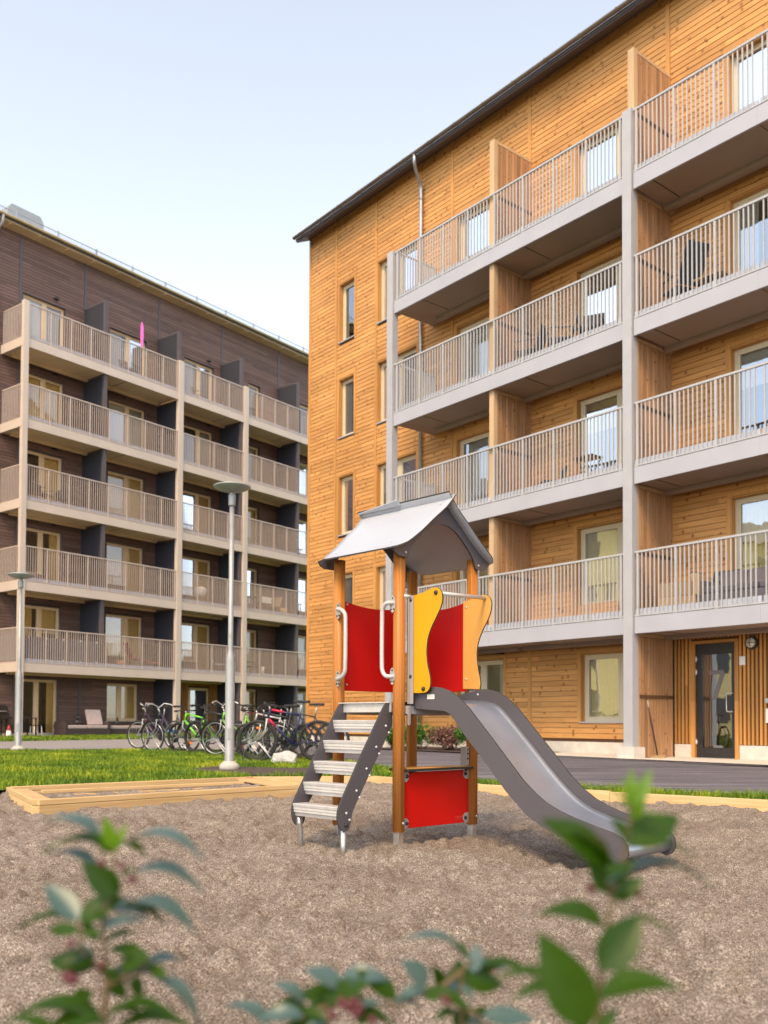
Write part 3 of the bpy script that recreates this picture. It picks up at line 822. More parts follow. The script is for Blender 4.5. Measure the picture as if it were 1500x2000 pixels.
    dp = MB(); y = WL - .1; dp.tube([(-.52, WL - .58, 19.36), (-.52, WL - .56, 19.1), (-.56, WL - .35, 18.9), (-.60, y, 18.7), (-.60, y, 18.4), (-.60, y, .4)], .05, 10); dp.build('downpipe', M['galv'], bL)
    ch = MB(); ch.prism([(.98, 19.3), (2.52, 19.3), (2.52, 21.05), (2.38, 21.25), (1.12, 21.25), (.98, 21.05)], 'y', 3.2, 6.2); ch.build('roof_vent', M['lamp_disc'], bL)
    b = MB(); b.box(-9, 18.9, 13.2, 13.3, 0, 19.4); b.box(-9.02, -9, WL, 13.3, 0, 19.4); b.box(18.9, 18.95, WL, 13.3, 0, 19.4); b.box(-9, 18.9, WL + 2, WL + 2.05, 0, 19.3); b.build('rear_wall', M['cladL'], bL)
build_left()

# ------------------------------------------------------------------ unseen neighbour, added, turned and coloured for golden window reflections
nb = thing('apartment_building', 'low cream apartment building added outside the frame for warm window reflections', 'building', (-30, 14, 0), R_(48.7))
m = MB(); m.box(-14, 14, 0, 10, 0, 11.5); m.build('wall', plain('cream_render', (.86, .66, .30), .9, 0, .06, .6), nb)
m = MB(); m.prism([(-.6, 11.5), (5, 14.5), (10.6, 11.5)], 'x', -14.5, 14.5); m.build('roof', M['roofing'], nb)
wm = MB(); wm.box(-.6, .6, -.03, .03, -.75, .75); wme = wm.mesh('window', M['black'])
for i in range(8):
    for j in range(4):
        o = mk('window', wme, nb); o.location = (-12.2 + i*3.5, 0, 1.8 + j*2.8)

# ------------------------------------------------------------------ ground
def np_mesh(name, verts, faces, mat, smooth=False, **props):
    me = bpy.data.meshes.new(name)
    v = np.asarray(verts, dtype=np.float32); f = np.asarray(faces, dtype=np.int32)
    me.vertices.add(len(v)); me.vertices.foreach_set('co', v.ravel())
    k = f.shape[1]
    me.loops.add(f.size); me.loops.foreach_set('vertex_index', f.ravel())
    me.polygons.add(len(f)); me.polygons.foreach_set('loop_start', np.arange(0, f.size, k, dtype=np.int32)); me.polygons.foreach_set('loop_total', np.full(len(f), k, dtype=np.int32))
    if smooth: me.polygons.foreach_set('use_smooth', np.ones(len(f), dtype=bool))
    me.materials.append(mat); me.update(calc_edges=True)
    return mk(name, me, **props)

def vnoise(x, y, seed):
    """smooth value noise, numpy"""
    rs = np.random.RandomState(seed); T = rs.rand(256, 256)
    xi, yi = np.floor(x).astype(int), np.floor(y).astype(int); fx, fy = x - xi, y - yi
    fx = fx*fx*(3-2*fx); fy = fy*fy*(3-2*fy)
    g = lambda i, j: T[(xi+i) & 255, (yi+j) & 255]
    return (g(0,0)*(1-fx)+g(1,0)*fx)*(1-fy) + (g(0,1)*(1-fx)+g(1,1)*fx)*fy

def ground_mat(name, stops, scales, rough=.95, bump=.4, bdist=.01, patches=None):
    m, nt, b, _ = new_mat(name)
    tc = N(nt, 'ShaderNodeTexCoord')
    def noise(sc, det=4, rg=.6):
        n = N(nt, 'ShaderNodeTexNoise'); n.inputs['Scale'].default_value = sc; n.inputs['Detail'].default_value = det; n.inputs['Roughness'].default_value = rg
        nt.links.new(tc.outputs['Object'], n.inputs['Vector']); return n.outputs[0]
    a = noise(scales[0], 3, .8); bb = noise(scales[1], 5); cc = noise(scales[2], 4)
    f = math_(nt, 'ADD', math_(nt, 'MULTIPLY', a, .62), math_(nt, 'ADD', math_(nt, 'MULTIPLY', bb, .23), math_(nt, 'MULTIPLY', cc, .15)))
    col = ramp(nt, f, stops)
    if patches:
        pf = ramp(nt, noise(patches[0], 6), [(patches[1], (0, 0, 0)), (patches[2], (1, 1, 1))])
        col = mixc(nt, pf, col, patches[3])
    nt.links.new(col, b.inputs['Base Color']); b.inputs['Roughness'].default_value = rough
    b.inputs['Specular IOR Level'].default_value = .2
    bumpn(nt, math_(nt, 'ADD', a, bb), b, bump, bdist)
    return m
M['lawn'] = ground_mat('lawn_soil', [(.35, (.035, .07, .012)), (.65, (.08, .15, .02))], (60, 9, 1.2), bump=.5)
M['asphalt'] = ground_mat('asphalt', [(.36, (.065, .063, .073)), (.5, (.105, .102, .118)), (.66, (.19, .185, .195))], (120, 14, .9), rough=.8, bump=.35, bdist=.004, patches=(.55, .60, .72, (.12, .112, .115)))
_nt = M['asphalt'].node_tree; _tc = N(_nt, 'ShaderNodeTexCoord'); _mp = N(_nt, 'ShaderNodeMapping'); _mp.inputs['Rotation'].default_value = (0, 0, -TR); _mp.inputs['Scale'].default_value = (.25, 3.2, 1)
_nt.links.new(_tc.outputs['Object'], _mp.inputs['Vector']); _n = N(_nt, 'ShaderNodeTexNoise'); _n.inputs['Scale'].default_value = 1.4; _n.inputs['Detail'].default_value = 6; _nt.links.new(_mp.outputs[0], _n.inputs['Vector'])
_b = [n for n in _nt.nodes if n.type == 'BSDF_PRINCIPLED'][0]; _old = _b.inputs['Base Color'].links[0].from_socket
_nt.links.new(mixc(_nt, 1.0, _old, ramp(_nt, _n.outputs[0], [(.35, (.7, .7, .72)), (.66, (1.7, 1.65, 1.65))]), 'MULTIPLY'), _b.inputs['Base Color'])
M['gravel'] = ground_mat('pale_gravel_path', [(.35, (.20, .185, .185)), (.65, (.34, .32, .32))], (90, 10, .9), bump=.4)
M['pave'] = ground_mat('paving', [(.35, (.36, .33, .30)), (.65, (.52, .48, .44))], (60, 8, .7), bump=.2, bdist=.004)
M['far'] = ground_mat('far_ground', [(.35, (.06, .08, .03)), (.65, (.12, .12, .06))], (2, .5, .1), bump=.1)

def sand_mat():
    m, nt, b, _ = new_mat('sand_gravel')
    tc = N(nt, 'ShaderNodeTexCoord')
    def noise(sc, det=2, rg=.6):
        n = N(nt, 'ShaderNodeTexNoise'); n.inputs['Scale'].default_value = sc; n.inputs['Detail'].default_value = det; n.inputs['Roughness'].default_value = rg
        nt.links.new(tc.outputs['Object'], n.inputs['Vector']); return n.outputs[0]
    v = N(nt, 'ShaderNodeTexVoronoi'); v.inputs['Scale'].default_value = 330; v.inputs['Randomness'].default_value = 1
    nt.links.new(tc.outputs['Object'], v.inputs['Vector'])
    sc_ = N(nt, 'ShaderNodeSeparateColor'); nt.links.new(v.outputs['Color'], sc_.inputs[0])
    grain = ramp(nt, sc_.outputs[0], [(0, (.09, .072, .065)), (.16, (.25, .205, .175)), (.40, (.42, .355, .30)), (.62, (.30, .225, .185)), (.78, (.52, .46, .40)), (.93, (.76, .71, .65))])
    v2 = N(nt, 'ShaderNodeTexVoronoi'); v2.inputs['Scale'].default_value = 110
    nt.links.new(tc.outputs['Object'], v2.inputs['Vector'])
    s2 = N(nt, 'ShaderNodeSeparateColor'); nt.links.new(v2.outputs['Color'], s2.inputs[0])
    g2 = ramp(nt, s2.outputs[1], [(0, (.76, .72, .70)), (.5, (.98, .96, .95)), (1, (1.2, 1.17, 1.14))])
    col = mixc(nt, 1.0, grain, g2, 'MULTIPLY')
    big = ramp(nt, noise(1.1, 5), [(.32, (.78, .765, .74)), (.62, (1.10, 1.12, 1.10))])
    col = mixc(nt, 1.0, col, big, 'MULTIPLY')
    mid = ramp(nt, noise(16, 5, .7), [(.36, (.86, .84, .83)), (.62, (1.08, 1.07, 1.06))])
    col = mixc(nt, 1.0, col, mid, 'MULTIPLY')
    damp = ramp(nt, noise(.55, 6, .7), [(.56, (0, 0, 0)), (.70, (.55, .55, .55))])
    col = mixc(nt, damp, col, (.19, .125, .090))
    nt.links.new(col, b.inputs['Base Color']); b.inputs['Roughness'].default_value = .95; b.inputs['Specular IOR Level'].default_value = .2
    h = math_(nt, 'ADD', math_(nt, 'MULTIPLY', v.outputs['Distance'], -.5), math_(nt, 'MULTIPLY', noise(28, 4, .7), 2.2))
    bumpn(nt, h, b, 1.0, .016)
    return m
M['sand'] = sand_mat()

BORDER = [(-14, 8.1), (-9, 8.75), (-4.12, 9.98), (-1.70, 12.25), (-1.05, 12.35), (-.14, 12.45), (.60, 11.62), (1.12, 11.02), (2.42, 10.02), (3.78, 8.98), (6.4, 7.0), (11, 3.6)]
nx, ny = 520, 560
tt = np.linspace(0, 1, ny); ys = .4 + 12.6 * tt**1.5
XX = np.zeros((ny, nx)); YY = np.zeros((ny, nx))
for j, y in enumerate(ys):
    w_ = max(1.6, .62 * y + 1.2); XX[j] = np.linspace(-w_, w_, nx); YY[j] = y
n1 = vnoise(XX*1.3+5, YY*1.3, 1); n2 = vnoise(XX*4.2, YY*4.2+9, 2); n3 = vnoise(XX*9.5, YY*9.5, 3); n4 = vnoise(XX*22, YY*22, 4); n5 = vnoise(XX*48, YY*48, 8)
ZZ = -.012 + .030*(n1-.5) + .045*(n2-.5) + .056*(np.abs(n3-.5)*2-.5) + .024*(n4-.5) + .010*(n5-.5)
rs = np.random.RandomState(5)
for k in range(420):                                                  # trodden hollows
    cy = rs.uniform(2.0, 11); cx = rs.uniform(-.5*cy-.3, .5*cy+.3); r = rs.uniform(.05, .13); dd = rs.uniform(.010, .028)
    a = rs.uniform(0, math.pi); dx = (XX-cx)*math.cos(a)+(YY-cy)*math.sin(a); dy = -(XX-cx)*math.sin(a)+(YY-cy)*math.cos(a)
    q = (dx/r)**2 + (dy/(r*.55))**2
    ZZ += np.where(q < 6, -dd*np.exp(-q) + dd*.45*np.exp(-(np.sqrt(q)-1.55)**2*4), 0)
def damp_pit(cx, cy, r, d):
    global ZZ
    q = ((XX-cx)**2 + (YY-cy)**2) / r**2; ZZ = ZZ - d*np.exp(-q)
damp_pit(1.15, 5.55, .45, .03); damp_pit(.15, 6.9, .4, .012)
edge = np.clip((YY - 9.5) / 3.0, 0, 1); ZZ += edge * .012
SBX = [(-3.06, 8.30), (-4.05, 9.95), (-1.66, 12.0), (-.95, 10.62)]
def inside(px, py, poly):
    r = np.zeros(px.shape, dtype=bool); n = len(poly)
    for i in range(n):
        x1, y1 = poly[i]; x2, y2 = poly[(i+1) % n]
        r ^= ((y1 > py) != (y2 > py)) & (px < (x2-x1)*(py-y1)/((y2-y1) if y2 != y1 else 1e-9) + x1)
    return r
ZZ = ZZ + np.where(inside(XX, YY, SBX), .044, 0)
V = np.stack([XX.ravel(), YY.ravel(), ZZ.ravel()], 1)
idx = np.arange(nx*ny).reshape(ny, nx)
F = np.stack([idx[:-1, :-1].ravel(), idx[:-1, 1:].ravel(), idx[1:, 1:].ravel(), idx[1:, :-1].ravel()], 1)
np_mesh('sand', V, F, M['sand'], True, kind='structure')

def flat_poly(name, pts, off, mat, **props):
    m = MB(); m.add([(x, y, H(y) + off) for x, y in pts], [tuple(range(len(pts)))])
    me = m.mesh(name, mat); bm = bmesh.new(); bm.from_mesh(me); bmesh.ops.triangulate(bm, faces=bm.faces, ngon_method='EAR_CLIP'); bm.to_mesh(me); bm.free()
    return mk(name, me, **props)
m = MB(); m.add([(-700, -300, -.3), (700, -300, -.3), (700, 900, -.3), (-700, 900, -.3)], [(0, 1, 2, 3)]); m.build('ground', M['far'], kind='structure')
m = MB(); m.add([(-14, -6, -.06), (14, -6, -.06), (14, 13.0, -.06), (-14, 13.0, -.06)], [(0, 1, 2, 3)]); m.build('sand_base', M['sand'], kind='structure')
flat_poly('lawn', [(-60, 8.1)] + BORDER + [(60, 3.6), (60, 70), (-60, 70)], 0, M['lawn'], kind='structure')
fr_ = [tuple(w_r(s, -.18)[:2]) for s in (-18, 2.6)]
ASPH = [(.16, 14.07), (1.16, 11.79), (2.22, 10.68), (3.93, 9.62), (6.6, 7.6), (16, 0.8), (30, 0), tuple(w_r(-30, -.18)[:2]), tuple(w_r(2.4, -.18)[:2]), tuple(w_r(2.8, -.9)[:2]), tuple(w_r(7.6, -1.0)[:2]), tuple(w_r(10.5, -.1)[:2]), (-2.4, 33), (-5.0, 35.2), (-8.05, 32.2), (-9.9, 30.0), (-11.48, 28.0), (-16, 24), (-22, 22), (-20, 19.5), (-8.54, 20.9), (-5.91, 21.6), (-4.6, 21.9), (-3.2, 20.6), (-1.9, 18.7), (-.95, 17.2), (-.25, 15.86)]
flat_poly('asphalt_path', ASPH, .006, M['asphalt'], kind='structure')
GRV = [(-20, 19.5), (-8.54, 20.9), (-5.91, 21.6), (-4.6, 21.9), (-3.3, 20.7), (-2.2, 22.5), (-2.3, 30), (-5.0, 35.2), (-8.05, 32.2), (-9.9, 30.0), (-11.48, 28.0), (-16, 24), (-22, 22)]
flat_poly('gravel_path', GRV, .012, M['gravel'], kind='structure')
flat_poly('concrete_apron', [tuple(w_r(s, p)[:2]) for s, p in ((-25, -.20), (2.7, -.20), (2.7, 1.36), (-25, 1.36))], .020, M['concrete_pale'], kind='structure')
flat_poly('terrace_paving', [tuple(w_l(s, p)[:2]) for s, p in ((-8, .15), (4.1, .15), (4.1, 1.6), (-8, 1.6))], .020, M['pave'], kind='structure')
flat_poly('planting_soil_bed', [tuple(w_r(s, p)[:2]) for s, p in ((2.9, -.85), (7.7, -.95), (8.3, .6), (7.5, 1.3), (2.9, 1.3))], .030, M['soil'], kind='structure')
flat_poly('bare_soil_patch', [(-2.5, 13.2), (-1.7, 12.6), (-.6, 12.9), (.0, 13.6), (-.7, 14.6), (-1.6, 14.5), (-2.6, 14.9), (-3.0, 14.1)], .010, M['soil'], kind='structure')

# ------------------------------------------------------------------ grass blades
def grass_mat(name):
    m, nt, b, _ = new_mat(name)
    tc = N(nt, 'ShaderNodeTexCoord'); n = N(nt, 'ShaderNodeTexNoise'); n.inputs['Scale'].default_value = 1.3; n.inputs['Detail'].default_value = 5
    nt.links.new(tc.outputs['Object'], n.inputs['Vector'])
    n2 = N(nt, 'ShaderNodeTexNoise'); n2.inputs['Scale'].default_value = 30; nt.links.new(tc.outputs['Object'], n2.inputs['Vector'])
    f = math_(nt, 'ADD', math_(nt, 'MULTIPLY', n.outputs[0], .55), math_(nt, 'MULTIPLY', n2.outputs[0], .45))
    c = ramp(nt, f, [(.36, (.040, .095, .008)), (.47, (.105, .185, .010)), (.56, (.20, .28, .012)), (.64, (.50, .48, .03))])  # yellow end: dry blades, and sunlit patches painted into the colour
    nt.links.new(c, b.inputs['Base Color']); b.inputs['Roughness'].default_value = .6
    b.inputs['Specular IOR Level'].default_value = .3
    return m
M['grass'] = grass_mat('grass_blade')
def inside(px, py, poly):
    r = np.zeros(len(px), dtype=bool); n = len(poly)
    for i in range(n):
        x1, y1 = poly[i]; x2, y2 = poly[(i+1) % n]
        c = ((y1 > py) != (y2 > py)) & (px < (x2-x1)*(py-y1)/((y2-y1) if y2 != y1 else 1e-9) + x1)
        r ^= c
    return r
def blades(name, poly, excl, n, hgt, wid, seed, **props):
    rs = np.random.RandomState(seed); P = np.array(poly); lo, hi = P.min(0), P.max(0)
    x = rs.uniform(lo[0], hi[0], n*3); y = rs.uniform(lo[1], hi[1], n*3)
    ok = inside(x, y, poly)
    for e in excl: ok &= ~inside(x, y, e)
    x, y = x[ok][:n], y[ok][:n]; k = len(x)
    d = np.hypot(x, y); w = wid * (.6 + d/14); h = hgt * rs.uniform(.5, 1.25, k) * (.7 + .6*vnoise(x*1.5+40, y*1.5+40, 6))
    a = rs.uniform(0, 2*np.pi, k); lean = rs.uniform(.1, .7, k) * h; la = rs.uniform(0, 2*np.pi, k)
    z = .06 + (y-9)*.0065 - .005
    dx, dy = np.cos(a)*w/2, np.sin(a)*w/2; lx, ly = np.cos(la)*lean, np.sin(la)*lean
    V = np.zeros((k, 5, 3))
    V[:, 0] = np.stack([x-dx, y-dy, z], 1); V[:, 1] = np.stack([x+dx, y+dy, z], 1)
    V[:, 2] = np.stack([x-dx*.7+lx*.35, y-dy*.7+ly*.35, z+h*.6], 1); V[:, 3] = np.stack([x+dx*.7+lx*.35, y+dy*.7+ly*.35, z+h*.6], 1)
    V[:, 4] = np.stack([x+lx, y+ly, z+h], 1)
    b = np.arange(k)[:, None]*5
    F = np.concatenate([b+[[0, 1, 3]], b+[[0, 3, 2]], b+[[2, 3, 4]]], 0)
    return np_mesh(name, V.reshape(-1, 3), F, M['grass'], True, kind='stuff', **props)
L1 = [(-14, 8.2), (-9, 8.85), (-4.15, 10.05), (-1.70, 12.35), (-1.0, 12.5), (-.14, 12.6), (.66, 11.72), (.60, 12.6), (.16, 14.0), (-.25, 15.8), (-.95, 17.2), (-1.9, 18.7), (-3.2, 20.6), (-4.6, 21.9), (-5.91, 21.6), (-8.54, 20.9), (-20, 19.5), (-20, 8)]
MUD = [(-2.5, 13.2), (-1.7, 12.6), (-.6, 12.9), (.0, 13.6), (-.7, 14.6), (-1.6, 14.5), (-2.6, 14.9), (-3.0, 14.1)]
blades('grass', L1, [MUD], 190000, .070, .0075, 1, label='bright green lawn behind the sandbox and around the bicycles', category='grass')
L2 = [(.45, 11.95), (1.16, 11.10), (2.48, 10.10), (3.84, 9.06), (6.5, 7.05), (8.8, 5.4), (9, 6.0), (6.6, 7.55), (3.93, 9.55), (2.22, 10.6), (1.16, 11.7), (.60, 12.9)]
blades('grass', L2, [], 46000, .085, .007, 2, label='narrow green grass strip between the asphalt and the sand', category='grass')
L3 = [(-16, 24.2), (-11.48, 28.1), (-9.9, 30.1), (-8.05, 32.3), (-5.0, 35.4), tuple(w_l(9, .1)[:2]), tuple(w_l(-8, .1)[:2])]
blades('grass', L3, [], 36000, .09, .016, 3, label='green grass strip in front of the dark building terrace', category='grass')

# ------------------------------------------------------------------ timbers
def timber(parent, a, b, w, zt, zb, name='plank'):
    a, b = Vector((a[0], a[1])), Vector((b[0], b[1])); d = b - a; L = d.length
    m = MB(); m.box(0, L, -w/2, w/2, zb, zt)
    o = m.build(name, M['newpine'], parent); o.location = (a.x, a.y, 0) if parent is None or parent.type == 'EMPTY' and parent.location.length == 0 else (a.x - parent.location.x, a.y - parent.location.y, 0)
    o.rotation_euler = (0, 0, math.atan2(d.y, d.x)); bevel(o, .006); return o
ed = thing('timber_edging', 'low pale timber edging between the sand and the grass strip', 'edging')
rngt = random.Random(4)
for i in range(len(BORDER) - 1):
    if i == 2: continue
    a, b = Vector(BORDER[i]), Vector(BORDER[i+1]); L = (b - a).length; n = max(1, round(L / 3.2)); 
    for k in range(n):
        p, q = a + (b-a)*(k/n), a + (b-a)*((k+1)/n); e = (q-p).normalized()*.002
        timber(ed, p+e, q-e, .055, H(p.y) + .018 + rngt.uniform(-.003, .003), -.05)
sb = thing('sandbox', 'long low sandbox frame of fresh yellow timber lying in front of the lawn', 'sandbox')
FL, BLc, BR, FR = Vector((-3.06, 8.27)), Vector((-3.95, 9.90)), Vector((-1.66, 12.02)), Vector((-.92, 10.60))
def inset(p, q, d):    # shift towards the inside
    e = (q - p).normalized(); n = Vector((e.y, -e.x)); return p + n*d, q + n*d
zz = [(.004, .058), (.061, .112)]
ring = [(FL, FR), (FR, BR), (BR, BLc), (BLc, FL)]
cen = (FL + BLc + BR + FR) / 4
for (p, q) in ring:
    e = (q - p).normalized()
    for (a, b) in zz: timber(sb, p + e*.024, q - e*.024, .048, b, a - (.04 if a < .01 else 0))
def toward(p, c, d): return p + (c - p).normalized() * d
eL = (BLc - FL).normalized(); eF = (FR - FL).normalized(); eR = (BR - FR).normalized()
# inner rails and flat end boards
ib0, ib1 = BLc + eF*.30 - eL*.42, BR + (FR-BR).normalized()*.42 - eF*.34
for (a, b) in zz: timber(sb, ib0, ib1, .045, b - .022, a - (.04 if a < .01 else .01))
def flat(p, q, w, off):
    e = (q - p).normalized(); m = MB(); m.box(0, (q-p).length, 0, w, .066, .092); o = m.build('seat_board', M['newpine'], sb); o.location = (p.x, p.y, 0); o.rotation_euler = (0, 0, math.atan2(e.y, e.x)); bevel(o, .005)
flat(FR - eF*.03 + eR*.04, BR - eF*.03 - eR*.05, .22, 0)
flat(BLc + eF*.03 - eL*.05, FL + eF*.03 + eL*.05, .16, 0)

# ------------------------------------------------------------------ lamps
def street_lamp(label, x, y, hgt, disc_r):
    t = thing('street_lamp', label, 'street lamp', (x, y, H(y)), group='disc topped street lamps on the lawn')
    m = MB(); m.lathe([(.15, -.02), (.15, .06), (.13, .09), (.10, .11), (.085, .13)], 20); m.build('base', M['concrete'], t)
    m = MB(); m.lathe([(.078, .10), (.078, .12), (.072, .13), (.072, 1.62), (.060, 1.70), (.043, 1.78), (.040, 1.80), (.036, hgt - .18)], 20); m.build('pole', M['lamp_post'], t)
    m = MB(); m.lathe([(.052, hgt - .26), (.055, hgt - .25), (.058, hgt - .10), (.03, hgt - .05), (.03, hgt - .02)], 18); m.build('collar', M['lamp_post'], t)
    m = MB(); m.lathe([(.001, hgt - .045), (.09, hgt - .05), (disc_r*.7, hgt - .015), (disc_r*.96, hgt + .02), (disc_r, hgt + .032), (disc_r*.97, hgt + .042), (disc_r*.6, hgt + .07), (.001, hgt + .085)], 36)
    m.build('lamp_disc', M['lamp_disc'], t)
    m = MB(); m.box(-.02, .02, -.078, -.070, .45, .62); m.box(-.012, .012, -.05, -.036, 2.0, 2.02); m.build('service_hatch', M['lamp_post'], t)
    return t
street_lamp('tall grey street lamp with a flat disc head beside the bicycles', -2.315, 14.1, 4.24, .285)
street_lamp('grey street lamp with a flat disc head at the left edge of the lawn', -8.02, 20.6, 3.86, .29)

# white rock
m = MB(); rs_ = random.Random(9)
bm = bmesh.new(); bmesh.ops.create_icosphere(bm, subdivisions=3, radius=1)
for v in bm.verts:
    p = v.co.copy(); q_ = max(abs(p.x), abs(p.y), abs(p.z)); p = p.lerp(p/q_*.85, .45); k = 1 + .10*math.sin(p.x*4+1)*math.cos(p.y*3.1) + .05*math.sin(p.z*7+p.x*5) ; v.co = Vector((p.x*.25*k, p.y*.17*k, max(p.z, -.35)*.165*k + .05))
me = bpy.data.meshes.new('white_rock'); bm.to_mesh(me); bm.free(); me.materials.append(M['rock'])
o = mk('white_rock', me); o.location = (-1.68, 15.95, H(16)); o['label'] = 'rounded white rock on the grass right of the tall lamp'; o['category'] = 'rock'

# ------------------------------------------------------------------ playground tower
TW = thing('playground_tower', 'small playground tower with a pitched grey roof, red and yellow panels, ladder and slide', 'playground tower', (.100, 6.288, 0), R_(44))
LA, LB = .75, .61
def P_(mb, name, mat, bv=0, **k):
    o = mb.build(name, mat, TW, **k)
    if bv: bevel(o, bv)
    return o
# posts: rounded, with a saw kerf down the face
def post(x, y, ztop, zb=.075):
    m = MB(); n = 24; r = .039; prof = []
    for i in range(n):
        a = 2*math.pi*i/n; rr = r * (1 + .045*math.cos(4*a + math.pi))
        if i in (18, 15): rr -= .0035
        prof.append((x + rr*math.cos(a), y + rr*math.sin(a)))
    m.prism(prof, 'z', zb, ztop, smooth=True); o = m.build('post', M['post'], TW)
    f = MB(); f.box(x-.024, x+.024, y-.024, y+.024, -.2, zb + .02); f.box(x-.034, x+.034, y-.034, y+.034, zb-.004, zb+.001)
    q = f.build('post_foot', M['steel'], o); bevel(q, .006)
    b = MB(); M2 = Matrix.Rotation(math.pi/2, 4, 'X'); b.lathe([(.009, 0), (.008, .005), (.001, .007)], 10, (x + .006, y - .038, .135), M=M2); b.build('bolt', M['alu'], o)
post(0, 0, 1.99); post(LA, 0, 1.99); post(0, LB, 1.97); post(LA, LB, 1.97)
# platform
m = MB(); m.box(.03, LA-.03, .02, LB-.02, .925, .945); P_(m, 'platform', M['edge'])
m = MB(); m.box(-.03, -.012, .05, LB-.05, .875, .937); m.box(-.05, -.012, .05, LB-.05, .936, .944); P_(m, 'platform_edge', M['alu'], .002)
m = MB(); m.box(.04, LA-.04, LB-.03, LB-.015, .86, .925); m.box(LA-.03, LA-.015, .04, LB-.04, .86, .925); P_(m, 'platform_beam', M['handle'])
# light grey beam and brackets on the slide side
m = MB(); m.prism([(.03, .862), (.03, .918), (.16, .918), (.52, .905), (.68, .905), (.68, .862)], 'y', -.046, -.030); P_(m, 'support_beam', M['hpl_l'], .003)
m = MB(); m.prism([(.036, .795), (.036, .918), (.062, .918), (.062, .80), (.055, .785), (.042, .785)], 'y', -.052, -.046); P_(m, 'bracket', M['hpl_l'], .002)
for x in (.060, LA-.060):
    m = MB(); s = 1 if x < .3 else -1
    m.box(x-.004, x+.004, -.075, -.03, .93, 1.66 if s > 0 else 1.1); m.box(x-.004, x - s*.02, -.046, -.040, .93, 1.66 if s > 0 else 1.1); P_(m, 'upright_angle', M['hpl_l'], .002)
def bolt(x, y, z, d, r=.014, mat='blackm', name='bolt', parent=None):
    M2 = Vector(d).to_track_quat('Z', 'Y').to_matrix().to_4x4()
    m = MB(); m.lathe([(r, 0), (r, r*.35), (r*.75, r*.75), (.0005, r*.9)], 12, (x, y, z), M=M2)
    o = m.build(name, M[mat], parent or TW); return o
def smooth_poly(pts, k=2, closed=True):
    for _ in range(k):
        q = []; n = len(pts)
        for i in range(n):
            a, b = Vector(pts[i]), Vector(pts[(i+1) % n])
            if not closed and i == n-1: break
            q += [tuple(a*.75 + b*.25), tuple(a*.25 + b*.75)]
        if not closed: q = [pts[0]] + q + [pts[-1]]
        pts = q
    return pts
def board(poly, axis, a, b, face_mat, name, edge='edge'):
    """board with a dark core edge"""
    m = MB(); m.prism(poly, axis, a, b, 0)
    for i in range(2, len(m.f)): m.m[i] = 1
    o = m.build(name, [M[face_mat], M[edge]], TW); bevel(o, .0018, 2); return o
# red panels
def concave(x0, x1, zb, zt, dip, n=10): return [(x0, zb), (x1, zb)] + [(x1 + (x0-x1)*i/n, zt - dip*math.sin(math.pi*i/n)) for i in range(n+1)]
board(concave(.045, LA-.045, 1.035, 1.69, .036), 'y', LB+.028, LB+.040, 'red', 'red_panel')
board(concave(.045, LB-.045, 1.035, 1.69, .036), 'x', LA-.010, LA+.002, 'red', 'red_panel')
bolt(.10, LB+.028, 1.665, (0, -1, 0), .008, 'alu'); bolt(.10, LB+.028, 1.08, (0, -1, 0), .008, 'alu')
# yellow wing and amber wing
yw = [(-.035, 1.005), (-.165, 1.000), (-.205, 1.012), (-.226, 1.045), (-.224, 1.110), (-.192, 1.203), (-.186, 1.319), (-.218, 1.417), (-.280, 1.504), (-.326, 1.576), (-.332, 1.640), (-.310, 1.682), (-.268, 1.698), (-.225, 1.692), (-.162, 1.672), (-.10, 1.662), (-.035, 1.660)]
yw = [(a, b) for a, b in yw]
def rnd(poly, keep): # smooth all but corners in keep
    q = []
    n = len(poly)
    for i in range(n):
        a, b, c = Vector(poly[i-1]), Vector(poly[i]), Vector(poly[(i+1) % n])
        if i in keep: q.append(tuple(b))
        else: q += [tuple(b*.72 + a*.28), tuple(b*.72 + c*.28)]
    return q
yw2 = rnd(rnd(yw, (0, len(yw)-1)), (0,))
board(yw2, 'x', .066, .079, 'yellow', 'yellow_panel')
aw = [(.02, 1.05), (-.137, 1.045), (-.147, 1.094), (-.112, 1.219), (-.106, 1.336), (-.144, 1.441), (-.217, 1.543), (-.246, 1.623), (-.238, 1.680), (-.205, 1.708), (-.160, 1.717), (-.10, 1.705), (-.043, 1.691), (.02, 1.682)]
board(rnd(aw, (0, 1, len(aw)-1)), 'x', .672, .685, 'orange', 'amber_panel')
for (y, z) in ((-.275, 1.66), (-.165, 1.03)): bolt(.066, y, z, (-1, 0, 0), .015)
for z in (1.63, 1.115): bolt(.062, -.052, z, (-1, 0, 0), .014)
for z in (1.64, 1.12): bolt(.672, -.012, z, (-1, 0, 0), .008, 'alu')
m = MB(); m.tube([(.079, -.262, 1.660), (.672, -.185, 1.690)], .0135, 12); P_(m, 'cross_bar', M['alu'])
m = MB(); m.tube([(.01, -.03, 1.655), (.066, -.045, 1.655)], .012, 10); P_(m, 'bar_stub', M['alu'])
